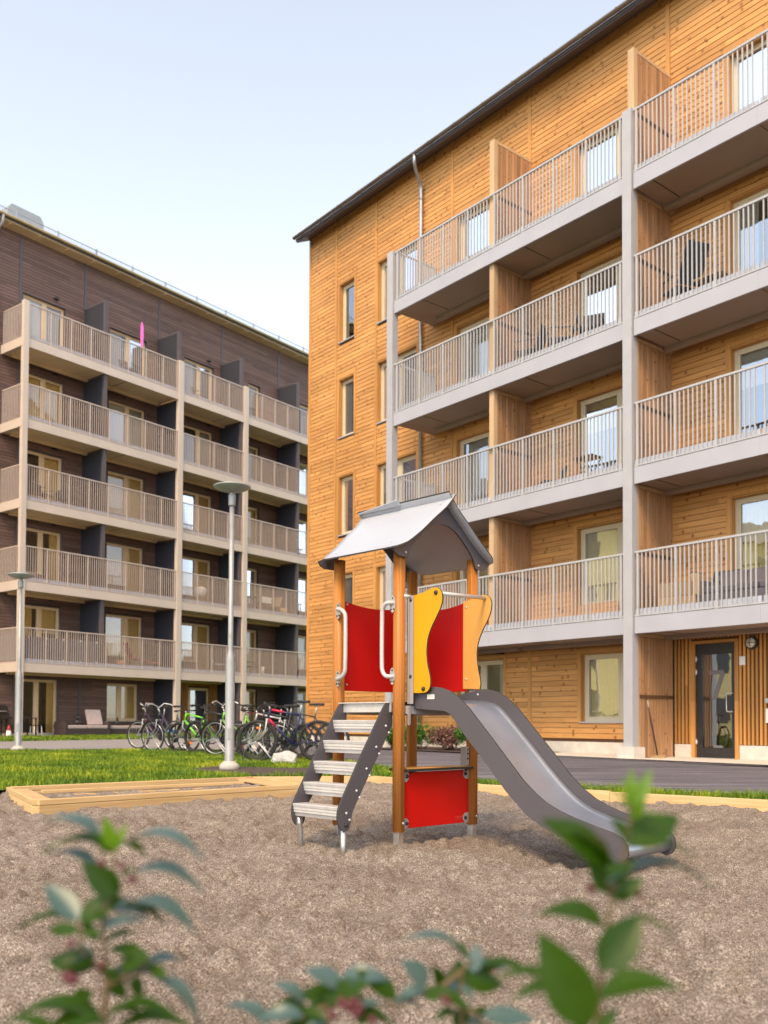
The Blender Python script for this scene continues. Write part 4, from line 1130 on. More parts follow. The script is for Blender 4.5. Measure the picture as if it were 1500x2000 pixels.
# lower play panel and shelf
board([(.040, .092), (.710, .092), (.710, .470), (.040, .470)], 'y', .002, .014, 'red', 'play_panel')
m = MB(); m.prism([(.035, -.055), (.70, -.055), (.735, -.03), (.735, .16), (.62, .20), (.14, .20), (.035, .13)], 'z', .478, .494, 0)
P_(m, 'counter_shelf', M['edge'], .004)
m = MB(); m.prism([(.05, -.04), (.69, -.04), (.72, -.02), (.72, .15), (.61, .185), (.15, .185), (.05, .12)], 'z', .4942, .4956); P_(m, 'shelf_reflection', M['orange'])  # thin orange sheet paints an orangish reflection on the shelf
for (x, sx) in ((.040, 1), (.710, -1)):
    for (z, sz) in ((.405, 1), (.092, -1)):
        z0, z1 = (z, z + .075) if sz > 0 else (z, z + .070)
        poly = [(x, z0), (x + sx*.035, z0), (x + sx*.055, z0 + .02), (x + sx*.055, z1 - .02), (x + sx*.035, z1), (x, z1)]
        m = MB(); m.prism(poly, 'y', -.004, .0015); P_(m, 'corner_plate', M['hpl_l'], .001)
        bolt(x + sx*.036, -.004, (z0+z1)/2, (0, -1, 0), .013)
bolt(.10, -.03, .474, (0, -.4, -1), .013); bolt(.65, -.03, .474, (0, -.4, -1), .013)
m = MB(); m.box(LA-.075, LA-.045, -.012, -.006, .50, .635); m.box(LA-.080, LA-.074, -.012, .04, .50, .635); P_(m, 'bracket', M['hpl_l'], .002)
for z in (.55, .585, .615): bolt(LA-.060, -.012, z, (0, -1, 0), .007)
# small engraved plate mark on the panel
m = MB()
for i, (x, w) in enumerate([(.575, .004), (.590, .012), (.607, .004), (.622, .012), (.640, .012)]): m.box(x, x+w, .0008, .0016, .128, .142)
m.box(.572, .652, .0008, .0016, .118, .1205); P_(m, 'engraved_mark', plain('engraving', (.62, .06, .05), .5, 0, .02))
# handles on the ladder side
def handle(py, sgn, q=1.0):
    x0 = -.040
    pts = [(x0+.006, py, 1.608), (x0-.025, py + sgn*.012, 1.610), (x0-.030, py + sgn*.05*q, 1.603), (x0-.030, py + sgn*.078*q, 1.575), (x0-.030, py + sgn*.085*q, 1.54), (x0-.030, py + sgn*.085*q, 1.19), (x0-.030, py + sgn*.078*q, 1.150), (x0-.030, py + sgn*.05*q, 1.120), (x0-.025, py + sgn*.012, 1.112), (x0+.006, py, 1.114)]
    m = MB(); m.tube(smooth_poly(pts, 1, False), .0145, 12); o = P_(m, 'grab_handle', M['handle'])
    for z in (1.60, 1.115):
        f = MB(); f.prism([(py + .024*math.cos(t), z + .058*math.sin(t)) for t in [2*math.pi*i/20 for i in range(20)]], 'x', x0 - .003, x0 + .003)
        f.build('flange', M['steel'], o)
    for z in (1.60, 1.115):
        for (dy, dz) in ((0, .04), (-.012, -.035), (.012, -.035)): bolt(x0 - .003, py + dy, z + dz, (-1, 0, 0), .006, 'edge', parent=o)
handle(LB-.035, -1, 1.32); handle(.022, 1, .85)
# roof
def roof_sheet(side, name):
    prof = [(.405, 2.395), (.36, 2.345), (.308, 2.290), (.25, 2.243), (.19, 2.196), (.13, 2.144), (.077, 2.10), (.03, 2.064), (-.017, 2.030), (-.055, 2.005), (-.086, 1.988), (-.12, 1.972), (-.15, 1.962)]
    if side > 0: prof = [(.75 - x, z + .012) for x, z in prof]
    n = len(prof); ny_ = 16; th = .011; m = MB(); top, bot = [], []
    for i, (x, z) in enumerate(prof):
        t = i/(n-1); e = max(0, (t - .72)/.28); c = 1 - math.sqrt(max(0, 1 - e*e))
        yf = -.135 + .13*c; yb = .80 - .13*t - .10*c
        if side < 0: yf -= .012*(1-t)
        for k in range(ny_ + 1):
            y = yf + (yb - yf)*k/ny_; top.append((x, y, z)); bot.append((x, y, z - th))
    L = ny_ + 1; o = len(top)
    m.v = top + bot
    def q(a, b, c_, d, mt, sm=True): m.f.append((a, b, c_, d)); m.m.append(mt); m.s.append(sm)
    for i in range(n-1):
        for k in range(ny_):
            a = i*L + k; q(a, a+1, a+L+1, a+L, 0); q(o+a, o+a+L, o+a+L+1, o+a+1, 0)
    for i in range(n-1):
        a = i*L; q(a, a+L, o+a+L, o+a, 1, False); a = i*L + ny_; q(a, o+a, o+a+L, a+L, 1, False)
    for k in range(ny_):
        a = k; q(a, o+a, o+a+1, a+1, 1, False); a = (n-1)*L + k; q(a, a+1, o+a+1, o+a, 1, False)
    return m.build(name, [M['roofboard'], M['edge']], TW)
M['roofboard'] = plain('pale_roof_board', (.40, .42, .465), .33, 0, .03, 2, spec=.5)
roof_sheet(-1, 'roof_sheet'); roof_sheet(1, 'roof_sheet')
m = MB()
m.add([(.352, .345, 2.388), (.318, .345, 2.424), (.310, .345, 2.417), (.344, .345, 2.380), (.352, .79, 2.388), (.346, .79, 2.395), (.338, .79, 2.388), (.344, .79, 2.380)], [(0, 1, 2, 3), (4, 7, 6, 5), (0, 4, 5, 1), (1, 5, 6, 2), (2, 6, 7, 3), (3, 7, 4, 0)])
o = m.build('roof_flap', M['roofboard'], TW); bevel(o, .002)
for (x, y, z) in ((.335, -.06, 2.328), (-.03, .05, 2.028), (-.045, .60, 2.02)): bolt(x, y, z, (-.6, 0, 1), .006, 'alu')
arch_f = [(.036, 1.925), (.050, 1.970), (.075, 2.010), (.113, 2.050), (.185, 2.112), (.258, 2.160), (.333, 2.186), (.422, 2.186), (.497, 2.158), (.570, 2.108), (.640, 2.046), (.678, 2.005), (.702, 1.968), (.716, 1.925)]
outer = [(.845, 1.935), (.875, 1.965), (.868, 1.978), (.805, 2.010), (.765, 2.030), (.720, 2.064), (.673, 2.10), (.62, 2.144), (.56, 2.196), (.50, 2.243), (.442, 2.290), (.375, 2.350), (.308, 2.272), (.25, 2.226), (.19, 2.180), (.13, 2.128), (.077, 2.084), (.03, 2.048), (-.017, 2.014), (-.055, 1.990), (-.118, 1.962), (-.100, 1.935), (-.06, 1.915), (-.01, 1.914)]
def gable(y0, y1, solid):
    poly = list(outer) + ([] if solid else arch_f) + [] 
    if solid: poly = outer + [(.02, 1.914), (.20, 1.93), (.375, 1.935), (.55, 1.93), (.73, 1.914)]
    else: poly = outer + [(.03, 1.914)] + arch_f + [(.73, 1.914), (.82, 1.918)]
    m = MB(); m.prism(poly, 'y', y0, y1); 
    for i in range(2, len(m.f)): m.m[i] = 1
    me = m.mesh('gable_board', [M['hpl'], M['edge']], recalc=False)
    bm = bmesh.new(); bm.from_mesh(me); bmesh.ops.triangulate(bm, faces=[f for f in bm.faces if len(f.verts) > 4], ngon_method='EAR_CLIP'); bmesh.ops.recalc_face_normals(bm, faces=bm.faces); bm.to_mesh(me); bm.free()
    return mk('gable_board', me, TW)
gable(-.058, -.045, False); gable(.705, .718, False)
bolt(.0, -.058, 1.945, (0, -1, 0), .008, 'alu'); bolt(.75, -.058, 1.945, (0, -1, 0), .008, 'alu')
# ladder
strn = [(0, .942), (-.045, .942), (-.068, .928), (-.095, .890), (-.292, .577), (-.455, .300), (-.478, .255), (-.487, .205), (-.481, .160), (-.466, .130), (-.440, .106), (-.412, .103), (-.388, .113), (-.374, .141), (-.366, .18), (-.359, .220), (-.322, .285), (0, .785)]
for y in (.068, .532):
    o = board(rnd(strn, (0, 4, 5, 17)), 'y', y - .007, y + .007, 'hpl', 'ladder_side')
rung_p = [(0, .022), (.006, 0), (.014, .004), (.105, .010), (.105, .078), (.098, .084), (-.012, .084), (-.018, .080), (-.0155, .064), (-.011, .061), (-.012, .044), (-.0075, .041), (-.0085, .026)]
for i, (x, z) in enumerate([(-.112, .737), (-.200, .597), (-.287, .456), (-.375, .316), (-.462, .176)]):
    m = MB(); m.prism([(x + a, z + b) for a, b in rung_p], 'y', .075, .525); P_(m, 'ladder_step', M['alu'])
    for (dx, dz) in ((.05, .045), (.078, .0)): bolt(x + dx, .061, z + dz, (0, -1, 0), .009, 'alu')
bolt(-.415, .061, .145, (0, -1, 0), .015); bolt(-.433, .539, .150, (0, 1, 0), .015); bolt(-.428, .525, .150, (0, -1, 0), .015)
m = MB(); m.tube([(-.412, .088, .19), (-.412, .088, -.2)], .019, 12); P_(m, 'ladder_foot', M['steel'])
m = MB(); m.tube([(-.430, .516, .17), (-.430, .516, .115), (-.417, .516, .08), (-.415, .516, -.2)], .018, 12); m.box(-.45, -.405, .511, .523, .12, .18); P_(m, 'ladder_foot', M['steel'])
# slide
top = [(-.0, 1.005), (-.10, 1.022), (-.18, 1.040), (-.24, 1.042), (-.30, 1.034), (-.365, 1.014), (-.437, .974), (-.525, .905), (-.64, .790), (-.80, .628), (-.955, .468), (-1.05, .390), (-1.13, .338), (-1.22, .298), (-1.33, .262), (-1.47, .226), (-1.58, .200), (-1.64, .175), (-1.675, .135), (-1.680, .085), (-1.655, .045), (-1.62, .030)]
bot = [(-1.575, .045), (-1.49, .080), (-1.40, .108), (-1.30, .136), (-1.20, .162), (-1.10, .195), (-.99, .252), (-.83, .388), (-.67, .556), (-.50, .722), (-.42, .812), (-.37, .862), (-.32, .882), (-.18, .890), (0, .905)]
for x in (.105, .617):
    o = board(top + bot, 'x', x - .008, x + .008, 'hpl', 'slide_side')
chute = smooth_poly([(.02, .945), (-.20, .942), (-.33, .922), (-.40, .880), (-.52, .765), (-.66, .628), (-.83, .455), (-.98, .322), (-1.10, .255), (-1.25, .208), (-1.42, .172), (-1.55, .155), (-1.625, .142), (-1.655, .110), (-1.645, .070), (-1.60, .052), (-1.50, .085), (-1.40, .115)], 2, False)
m = MB(); X0, X1 = .114, .608
vs = []
for (y, z) in chute: vs += [(X0, y, z + .022), (X0 + .018, y, z + .004), (X0 + .04, y, z), (X1 - .04, y, z), (X1 - .018, y, z + .004), (X1, y, z + .022)]
fs = []
for i in range(len(chute)-1):
    for k in range(5): a = i*6 + k; fs.append((a, a+1, a+7, a+6))
m.add(vs, fs, 0, True)
me = m.mesh('slide_chute', M['stainless']); o = mk('slide_chute', me, TW); sm = o.modifiers.new('solid', 'SOLIDIFY'); sm.thickness = .003; sm.offset = -1
m = MB(); m.tube([(.114, -1.612, .100), (.608, -1.612, .100)], .046, 20); P_(m, 'slide_end_roll', M['stainless'])
bolt(.097, -1.50, .135, (-1, 0, 0), .014); bolt(.609, -.175, 1.005, (-1, 0, 0), .008, 'alu')
m = MB(); m.box(.0955, .0968, -.235, -.170, .962, .992); o = P_(m, 'sticker', M['white'])
m = MB()
for r_ in range(3):
    x = -.228
    for c_ in range(5):
        w_ = .004 + .005*((r_*3 + c_*5) % 3)/2; m.box(.0948, .0953, x, x + w_, .968 + r_*.007, .9715 + r_*.007); x += w_ + .003
m.build('sticker_print', plain('grey_print', (.35, .35, .36), .6), o)

# ------------------------------------------------------------------ bicycles
def bicycle(label, x, y, heading, frame_c, kind='mtb', wheel_r=.345, basket=False, reflector=False, tyre='thick', fork_c=(.5, .5, .52), mud=False, accent=None, lean=.03, steer=0):
    t = thing('bicycle', label, 'bicycle', (x, y, H(y) + .004), heading, 'bicycles parked in the rack')
    fm = plain('bicycle_paint', frame_c, .3, .1, .05, 10); fk = plain('fork_paint', fork_c, .3, .4, .05, 10)
    r = wheel_r; wb = 1.06; tr = .027 if tyre == 'thick' else .018
    tyre_m = MB(); n = 28
    tyre_m.tube([((r-tr)*math.cos(2*math.pi*i/n), 0, (r-tr)*math.sin(2*math.pi*i/n)) for i in range(n)], tr, 7, closed=True)
    tme = tyre_m.mesh('tyre', M['rubber'])
    rim = MB(); rim.tube([((r-2*tr-.012)*math.cos(2*math.pi*i/n), 0, (r-2*tr-.012)*math.sin(2*math.pi*i/n)) for i in range(n)], .009, 5, closed=True)
    My = Matrix.Rotation(math.pi/2, 4, 'X'); rim.lathe([(.022, -.04), (.022, .04)], 10, (0, 0, 0), M=My)
    rme = rim.mesh('wheel', M['black'] if kind == 'mtb' else M['steel'])
    spk = MB()
    for i in range(18):
        a = 2*math.pi*i/18; s = .03 if i % 2 else -.03
        spk.tube([(.02*math.cos(a+.5), s, .02*math.sin(a+.5)), ((r-2*tr-.01)*math.cos(a), 0, (r-2*tr-.01)*math.sin(a))], .0010, 3, caps=False)
    sme = spk.mesh('spokes', M['steel'])
    for (wx, nm) in ((0, 'f'), (wb, 'r')):
        w = mk('wheel', rme, t); w.location = (wx, 0, r); w.rotation_euler = (0, random.uniform(0, 6), 0)
        mk('tyre', tme, w); mk('spokes', sme, w)
        if nm == 'f': w.rotation_euler[2] = steer
        if reflector and nm == 'f':
            q = MB(); q.box(-.035, .035, -.012, .012, -.015, .015); q = q.build('reflector', M['refl'], w); q.location = ((r*.62), 0, 0); q.rotation_euler = (0, math.pi/2, 0)
    bb = (wb*.58, 0, r - .06); seat_t = (wb*.70, 0, r + .47); head_t = (wb*.205, 0, r + .53); head_b = (wb*.165, 0, r + .38); rear = (wb, 0, r)
    f = MB()
    if kind == 'city':
        f.tube([head_b, (wb*.35, 0, r + .12), bb], .018, 8); f.tube([head_t, (wb*.42, 0, r + .24), (bb[0]+.05, 0, bb[2]+.12)], .014, 8)
    else:
        f.tube([head_b, bb], .024 if kind == 'mtb' else .016, 8); f.tube([head_t, (seat_t[0] - .01, 0, seat_t[2] - .04)], .018 if kind == 'mtb' else .014, 8)
    f.tube([bb, seat_t], .016, 8); f.tube([head_b, head_t], .021, 8)
    for s in (-.05, .05):
        f.tube([(bb[0], s*.4, bb[2]), (wb, s, r)], .009, 6); f.tube([(seat_t[0]-.01, s*.3, seat_t[2]-.05), (wb, s, r)], .008, 6)
    f.build('frame', fm, t)
    if accent:
        a_ = MB(); p, q = Vector(head_t), Vector(seat_t); a_.tube([tuple(p.lerp(q, .05)), tuple(p.lerp(q, .45) - Vector((0, 0, .02)))], .0205, 8); p, q = Vector(head_b), Vector(bb); a_.tube([tuple(p.lerp(q, .04)), tuple(p.lerp(q, .30))], .0255, 8); a_.build('frame_decal', plain('decal', accent, .35), t)
    g = MB()
    for s in (-.055, .055):
        g.tube([(head_b[0], s, head_b[2] - .02), (head_b[0] - .03, s, r + .18), (0, s, r)], .013 if kind == 'mtb' else .009, 6)
    g.box(head_b[0]-.02, head_b[0]+.02, -.065, .065, head_b[2]-.035, head_b[2]+.0); g.tube([head_t, (head_t[0]-.02, 0, head_t[2] + .06)], .014, 6)
    g.build('fork', fk, t)
    h = MB(); hx, hz = head_t[0] - .03, head_t[2] + .07
    if kind == 'city':
        h.tube([(hx+.20, -.29, hz+.04), (hx+.05, -.27, hz+.09), (hx-.03, -.14, hz+.12), (hx, 0, hz+.02), (hx-.03, .14, hz+.12), (hx+.05, .27, hz+.09), (hx+.20, .29, hz+.04)], .012, 7)
    else:
        h.tube([(hx+.04, -.31, hz+.03), (hx-.01, -.12, hz+.025), (hx-.05, -.04, hz), (hx-.05, .04, hz), (hx-.01, .12, hz+.025), (hx+.04, .31, hz+.03)], .012, 7); h.box(hx-.10, hx-.06, .05, .11, hz+.01, hz+.05)
    h.tube([(hx+.02, 0, hz-.03), (hx-.05, 0, hz)], .016, 6); ho = h.build('handlebar', M['alu'] if kind == 'city' else M['blackm'], t)
    gr = MB()
    for s in (-1, 1):
        if kind == 'city': gr.tube([(hx+.12, s*.285, hz+.065), (hx+.24, s*.292, hz+.03)], .017, 7)
        else: gr.tube([(hx+.005, s*.24, hz+.016), (hx+.022, s*.35, hz+.022)], .018, 7); gr.tube([(hx-.02, s*.19, hz+.01), (hx-.07, s*.27, hz-.01)], .006, 5)
    gr.build('grip', M['blackm'], ho)
    s_ = MB(); s_.tube([seat_t, (seat_t[0] + .025, 0, seat_t[2] + .16)], .013, 7); s_.build('seat_post', M['alu'], t)
    sd_ = MB(); sx, sz = seat_t[0] + .03, seat_t[2] + .17
    sd_.prism([(sx-.15, -.015), (sx-.05, -.03), (sx+.07, -.075), (sx+.13, -.07), (sx+.14, 0), (sx+.13, .07), (sx+.07, .075), (sx-.05, .03), (sx-.15, .015)], 'z', sz, sz+.045); so = sd_.build('saddle', M['blackm'], t); bevel(so, .015, 3)
    c = MB(); c.lathe([(.085, -.006), (.085, .006)], 20, (bb[0], .055, bb[2]), M=Matrix.Rotation(math.pi/2, 4, 'X')); c.build('chainring', M['black'], t)
    a = random.uniform(0, 3); dx, dz = .165*math.cos(a), .165*math.sin(a)
    for s in (-1, 1):
        k = MB(); k.tube([(bb[0], s*.06, bb[2]), (bb[0]+s*dx, s*.075, bb[2]+s*dz)], .010, 6); k.box(bb[0]+s*dx-.045, bb[0]+s*dx+.045, s*.08, s*.165, bb[2]+s*dz-.01, bb[2]+s*dz+.01); k.build('crank', M['blackm'], t)
    if mud:
        q = MB()
        for wx in (0, wb):
            pts = [(wx + (r+.018)*math.cos(v), (r+.018)*math.sin(v) + r) for v in [R_(20 + 8*i) for i in range(20)]]
            vs = []; 
            for (px, pz) in pts: vs += [(px, -.028, pz-.006), (px, 0, pz+.004), (px, .028, pz-.006)]
            q.add(vs, [f_ for i in range(len(pts)-1) for f_ in ((3*i, 3*i+1, 3*i+4, 3*i+3), (3*i+1, 3*i+2, 3*i+5, 3*i+4))], 0, True)
        q.build('mudguard', M['black'], t)
        q = MB(); q.box(wb-.22, wb+.12, -.05, .05, 2*r+.06, 2*r+.07); q.tube([(wb, -.05, r), (wb-.02, -.05, 2*r+.06)], .005, 5); q.tube([(wb, .05, r), (wb-.02, .05, 2*r+.06)], .005, 5); q.build('luggage_rack', M['black'], t)
    if basket:
        q = MB(); x0, x1, y0, y1, z0, z1 = hx-.34, hx-.06, -.17, .17, hz-.20, hz+.05
        for z in (z0, z0+.08, z0+.16, z1): q.tube([(x0, y0, z), (x1, y0, z), (x1, y1, z), (x0, y1, z)], .0035, 4, closed=True)
        for i in range(9):
            u = i/8
            for (px, py) in ((x0+(x1-x0)*u, y0), (x0+(x1-x0)*u, y1), (x0, y0+(y1-y0)*u), (x1, y0+(y1-y0)*u)): q.tube([(px, py, z0), (px, py, z1)], .0025, 4, caps=False)
        for i in range(7): q.tube([(x0, y0+(y1-y0)*i/6, z0), (x1, y0+(y1-y0)*i/6, z0)], .0025, 4, caps=False)
        q.build('basket', M['black'], t)
    a = random.uniform(-.55, .55); ho.matrix_local = Matrix.Translation((hx, 0, random.uniform(-.03, .05))) @ Matrix.Rotation(a, 4, 'Z') @ Matrix.Translation((-hx, 0, 0))
    t.rotation_euler = (lean, 0, heading); t.scale = (random.uniform(.96, 1.05),)*3
    return t
M['refl'] = plain('orange_reflector', (.95, .22, .02), .3, 0, .05, 9)
bicycle('black city bicycle with curved silver handlebar and front basket, leftmost of the parked row', -5.16, 21.0, R_(-30), (.03, .03, .035), 'city', .35, True, False, 'thin', mud=True)
bicycle('lime green mountain bicycle with thick black tyres next to the leftmost city bicycle', -4.46, 20.5, R_(-30), (.16, .60, .03), 'mtb', .345, False, True, fork_c=(.45, .46, .48))
bicycle('black mountain bicycle with an orange front reflector behind the green bicycle', -3.95, 19.9, R_(-28), (.035, .035, .04), 'mtb', .34, False, True, fork_c=(.05, .05, .055))
bicycle('green touring bicycle with thin tyres and a wire basket left of the lamp', -3.38, 18.9, R_(-24), (.20, .50, .06), 'city', .36, True, False, 'thin', mud=True)
bicycle('dark maroon bicycle standing just behind the tall street lamp', -2.98, 19.2, R_(-26), (.14, .02, .03), 'road', .34, False, True, 'thin')
bicycle('white and black bicycle right behind the lamp pole', -2.66, 18.4, R_(-22), (.45, .45, .44), 'mtb', .34, False, False)
bicycle('black bicycle with a silver fork behind the navy mountain bicycle', -2.42, 17.5, R_(-16), (.03, .03, .035), 'mtb', .345, False, False, fork_c=(.6, .6, .58))
bicycle('navy blue mountain bicycle with crimson accents, nearest of the parked row', -2.22, 16.6, R_(-10), (.020, .026, .085), 'mtb', .355, False, True, fork_c=(.55, .52, .46), accent=(.55, .01, .06))
bicycle('black bicycle at the back of the row whose rear wheel shows beside the ladder', -2.05, 18.0, R_(-10), (.04, .04, .05), 'road', .34, False, False)
bicycle('dark purple bicycle half hidden behind the leftmost city bicycle', -5.9, 22.6, R_(-24), (.07, .03, .08), 'city', .34, False, False, 'thin')
rk = thing('bicycle_rack', 'low galvanised wheel rack standing under the parked bicycles', 'bicycle rack', (0, 0, 0))
for (x, y, a) in ((-5.16, 21.0, -30), (-4.46, 20.5, -30), (-3.95, 19.9, -28), (-3.38, 18.9, -24), (-2.66, 18.4, -22), (-2.22, 16.6, -10)):
    c, s = math.cos(R_(a)), math.sin(R_(a)); z = H(y)
    for o_ in (-.04, .04):
        m = MB(); pts = [(-.28, o_, .02), (-.20, o_, .30), (0, o_, .36), (.22, o_, .10), (.32, o_, .02)]
        m.tube([(x + px*c - py*s, y + px*s + py*c, z + pz) for px, py, pz in pts], .009, 6); m.build('wheel_hoop', M['steel'], rk)
m = MB()
m.tube([(-5.35, 21.3, H(21)+.03), (-3.2, 18.6, H(18)+.03), (-2.35, 16.4, H(16)+.03)], .014, 6); m.build('rail', M['steel'], rk)

# ------------------------------------------------------------------ planting bed shrubs by the golden building
def leaf_mat(name, c1, c2, rough=.35, trans=.25, spec=.5):
    m, nt, b, out = new_mat(name)
    oi = N(nt, 'ShaderNodeObjectInfo'); tc = N(nt, 'ShaderNodeTexCoord'); n = N(nt, 'ShaderNodeTexNoise'); n.inputs['Scale'].default_value = 5
    nt.links.new(tc.outputs['Object'], n.inputs['Vector'])
    g = N(nt, 'ShaderNodeNewGeometry')
    f = math_(nt, 'ADD', math_(nt, 'MULTIPLY', g.outputs['Random Per Island'], .5), math_(nt, 'ADD', math_(nt, 'MULTIPLY', oi.outputs['Random'], .25), math_(nt, 'MULTIPLY', n.outputs[0], .25)))
    c = ramp(nt, f, [(.2, c1), (.8, c2)])
    nt.links.new(c, b.inputs['Base Color']); b.inputs['Roughness'].default_value = rough; b.inputs['Specular IOR Level'].default_value = spec
    tl = nt.nodes.new('ShaderNodeBsdfTranslucent'); nt.links.new(mixc(nt, 1.0, c, (1.2, 1.5, .4), 'MULTIPLY'), tl.inputs[0])
    mx = nt.nodes.new('ShaderNodeMixShader'); mx.inputs[0].default_value = trans
    nt.links.new(b.outputs[0], mx.inputs[1]); nt.links.new(tl.outputs[0], mx.inputs[2]); nt.links.new(mx.outputs[0], out.inputs[0])
    return m
M['bush_g'] = leaf_mat('green_bush_leaf', (.045, .13, .015), (.14, .28, .03), .5)
M['bush_r'] = leaf_mat('reddish_bush_leaf', (.13, .055, .05), (.30, .16, .13), .5)
def bush(label, s, p, rx, ry, hh, mat, n, seed, size=.035):
    c = w_r(s, p); z0 = H(c.y) + .03; rg = random.Random(seed)
    t = thing('bush', label, 'bush', (c.x, c.y, z0), TR, 'bushes in the soil bed by the golden wall')
    m = MB()
    lobes = [(rg.uniform(-.6, .6)*rx, rg.uniform(-.5, .5)*ry, rg.uniform(.35, .75)*hh, rg.uniform(.35, .6)) for _ in range(9)]
    for i in range(n):
        lx, ly, lz, lr = rg.choice(lobes); d = Vector((rg.gauss(0, 1), rg.gauss(0, 1), rg.gauss(0, 1))).normalized() * (rg.random()**.4) * lr
        q = Vector((lx + d.x*rx, ly + d.y*ry, max(.02, lz + d.z*hh*.8)))
        a, b_ = rg.uniform(0, 6.3), rg.uniform(-.9, .9); s_ = size * rg.uniform(.6, 1.3)
        u = Vector((math.cos(a)*math.cos(b_), math.sin(a)*math.cos(b_), math.sin(b_))); v = u.cross(Vector((rg.gauss(0, 1), rg.gauss(0, 1), 1))).normalized()
        q.z *= 1.2; m.add([q - u*s_, q + v*s_*.45, q + u*s_, q - v*s_*.45], [(0, 1, 2, 3)])
    me = m.mesh('foliage', mat, recalc=False); mk('foliage', me, t)
    st = MB()
    for (lx, ly, lz, lr) in lobes: st.tube([(lx*.2, ly*.2, -.02), (lx*.6, ly*.6, lz*.5), (lx, ly, lz)], [.010, .007, .004], 5)
    st.build('stem', M['soil'], t)
bush('low green leafy bush at the left end of the soil bed', 7.0, -.35, .55, .45, .42, M['bush_g'], 2600, 1)
bush('green bush between the corner column and the reddish bush', 6.05, -.25, .60, .45, .52, M['bush_g'], 3000, 2)
bush('reddish purple leafed bush in the middle of the soil bed', 5.1, -.25, .55, .45, .46, M['bush_r'], 2600, 3)
bush('green bush at the right end of the soil bed behind the slide', 4.1, -.25, .60, .45, .55, M['bush_g'], 3000, 4)
bush('small green bush hidden low behind the slide support', 3.3, -.3, .4, .35, .3, M['bush_g'], 1200, 5)

# broom
b0, b1 = w_r(-.06, .62, .145), w_r(.10, .50, 1.30)
br = thing('broom', 'push broom with a dark handle leaning on the plank partition by the entrance', 'broom', b0)
m = MB(); m.tube([(0, 0, .04), tuple(b1 - b0)], .014, 8); m.build('handle', M['black'], br)
m = MB(); d = (b1-b0); m.tube([tuple(d*.86), tuple(d)], .018, 8); m.build('grip', M['handle'], br)
m = MB(); m.box(-.19, .19, -.03, .03, .015, .05); o = m.build('broom_head', M['lightwood'], br); o.rotation_euler = (0, 0, TR)
m = MB()
for i in range(24):
    for j in range(3): x = -.18 + i*.0157; y = -.022 + j*.022; m.box(x-.004, x+.004, y-.006, y+.006, -.02, .016)
o = m.build('bristles', plain('straw_bristle', (.55, .38, .18), .8), br, kind='stuff'); o.rotation_euler = (0, 0, TR)

# ------------------------------------------------------------------ balcony furniture
def on_r(s, p, z): v = w_r(s, p, z); return v
def chair(label, loc, rz, seat, frame, w=.5, back=.45, h=.44, arm=True, rec=.12, group=None, name='garden_chair', cat='chair'):
    t = thing(name, label, cat, loc, rz, group)
    m = MB(); m.box(-w/2, w/2, -.24, .24, h-.03, h); o = m.build('seat', seat, t); bevel(o, .01)
    m = MB(); M_ = Matrix.Translation((0, .23, h)) @ Matrix.Rotation(-rec*2, 4, 'X'); m.box(-w/2, w/2, 0, .025, .02, back, 0, M_); o = m.build('backrest', seat, t); bevel(o, .008)
    for (sx, sy) in ((-1, -1), (1, -1), (-1, 1), (1, 1)):
        m = MB(); m.tube([(sx*(w/2+.01), sy*.23, 0), (sx*(w/2+.01), sy*.18, h + (.2 if arm else 0))], .012, 6); m.build('leg', frame, t)
    if arm:
        for sx in (-1, 1):
            m = MB(); m.box(sx*(w/2+.01)-.02, sx*(w/2+.01)+.02, -.22, .24, h+.19, h+.21); m.build('armrest', frame, t)
    return t
D4, D3, D2 = LEV[2] + .086, LEV[1] + .086, LEV[0] + .086
D5 = LEV[3] + .086
chair('black reclining camping chair on the third floor balcony right of the main column', on_r(-.62, .62, D4), TR + 1.2, M['navyfab'], M['black'], .52, .80, .42, True, .22)
t = thing('folded_barbecue', 'small black folding table with jars beside the camping chair', 'side table', on_r(-1.25, .75, D4), TR)
m = MB(); m.box(-.3, .3, -.2, .2, .48, .52); m.build('table_top', M['lightwood'], t)
for sx in (-1, 1):
    for sy in (-1, 1): m = MB(); m.tube([(sx*.28, sy*.18, 0), (-sx*.02, sy*.18, .48)], .012, 6); m.build('leg', M['black'], t)
m = MB(); m.box(-.16, .10, -.12, .12, .02, .40); m.build('storage_box', M['black'], t)
t.name = 'side_table'
G1 = 'mesh chairs on the balcony between the columns'
chair('black mesh garden chair nearest the plank partition on the third floor middle balcony', on_r(3.35, .60, D4), TR + 2.0, M['navyfab'], M['black'], .55, .55, .40, True, .15, G1)
chair('grey mesh garden chair in the middle of the third floor middle balcony', on_r(2.45, .62, D4), TR + 2.3, M['greyfab'], M['black'], .55, .60, .40, True, .15, G1)
chair('black mesh armchair by the balcony door on the third floor middle balcony', on_r(1.65, .70, D4), TR + 3.6, M['navyfab'], M['black'], .50, .50, .42, True, .12, G1)
chair('low blue chair on the second floor middle balcony', on_r(2.75, .70, D3), TR + 2.5, M['navyfab'], M['black'], .5, .36, .26, False, .1)
t = thing('side_table', 'small black metal folding table in front of the second floor window', 'side table', on_r(1.75, .75, D3), TR)
m = MB(); m.box(-.25, .25, -.2, .2, .60, .62); m.build('table_top', M['black'], t)
for sx in (-1, 1):
    for sy in (-1, 1): m = MB(); m.tube([(sx*.23, sy*.18, 0), (-sx*.2, sy*.18, .6)], .011, 6); m.build('leg', M['black'], t)
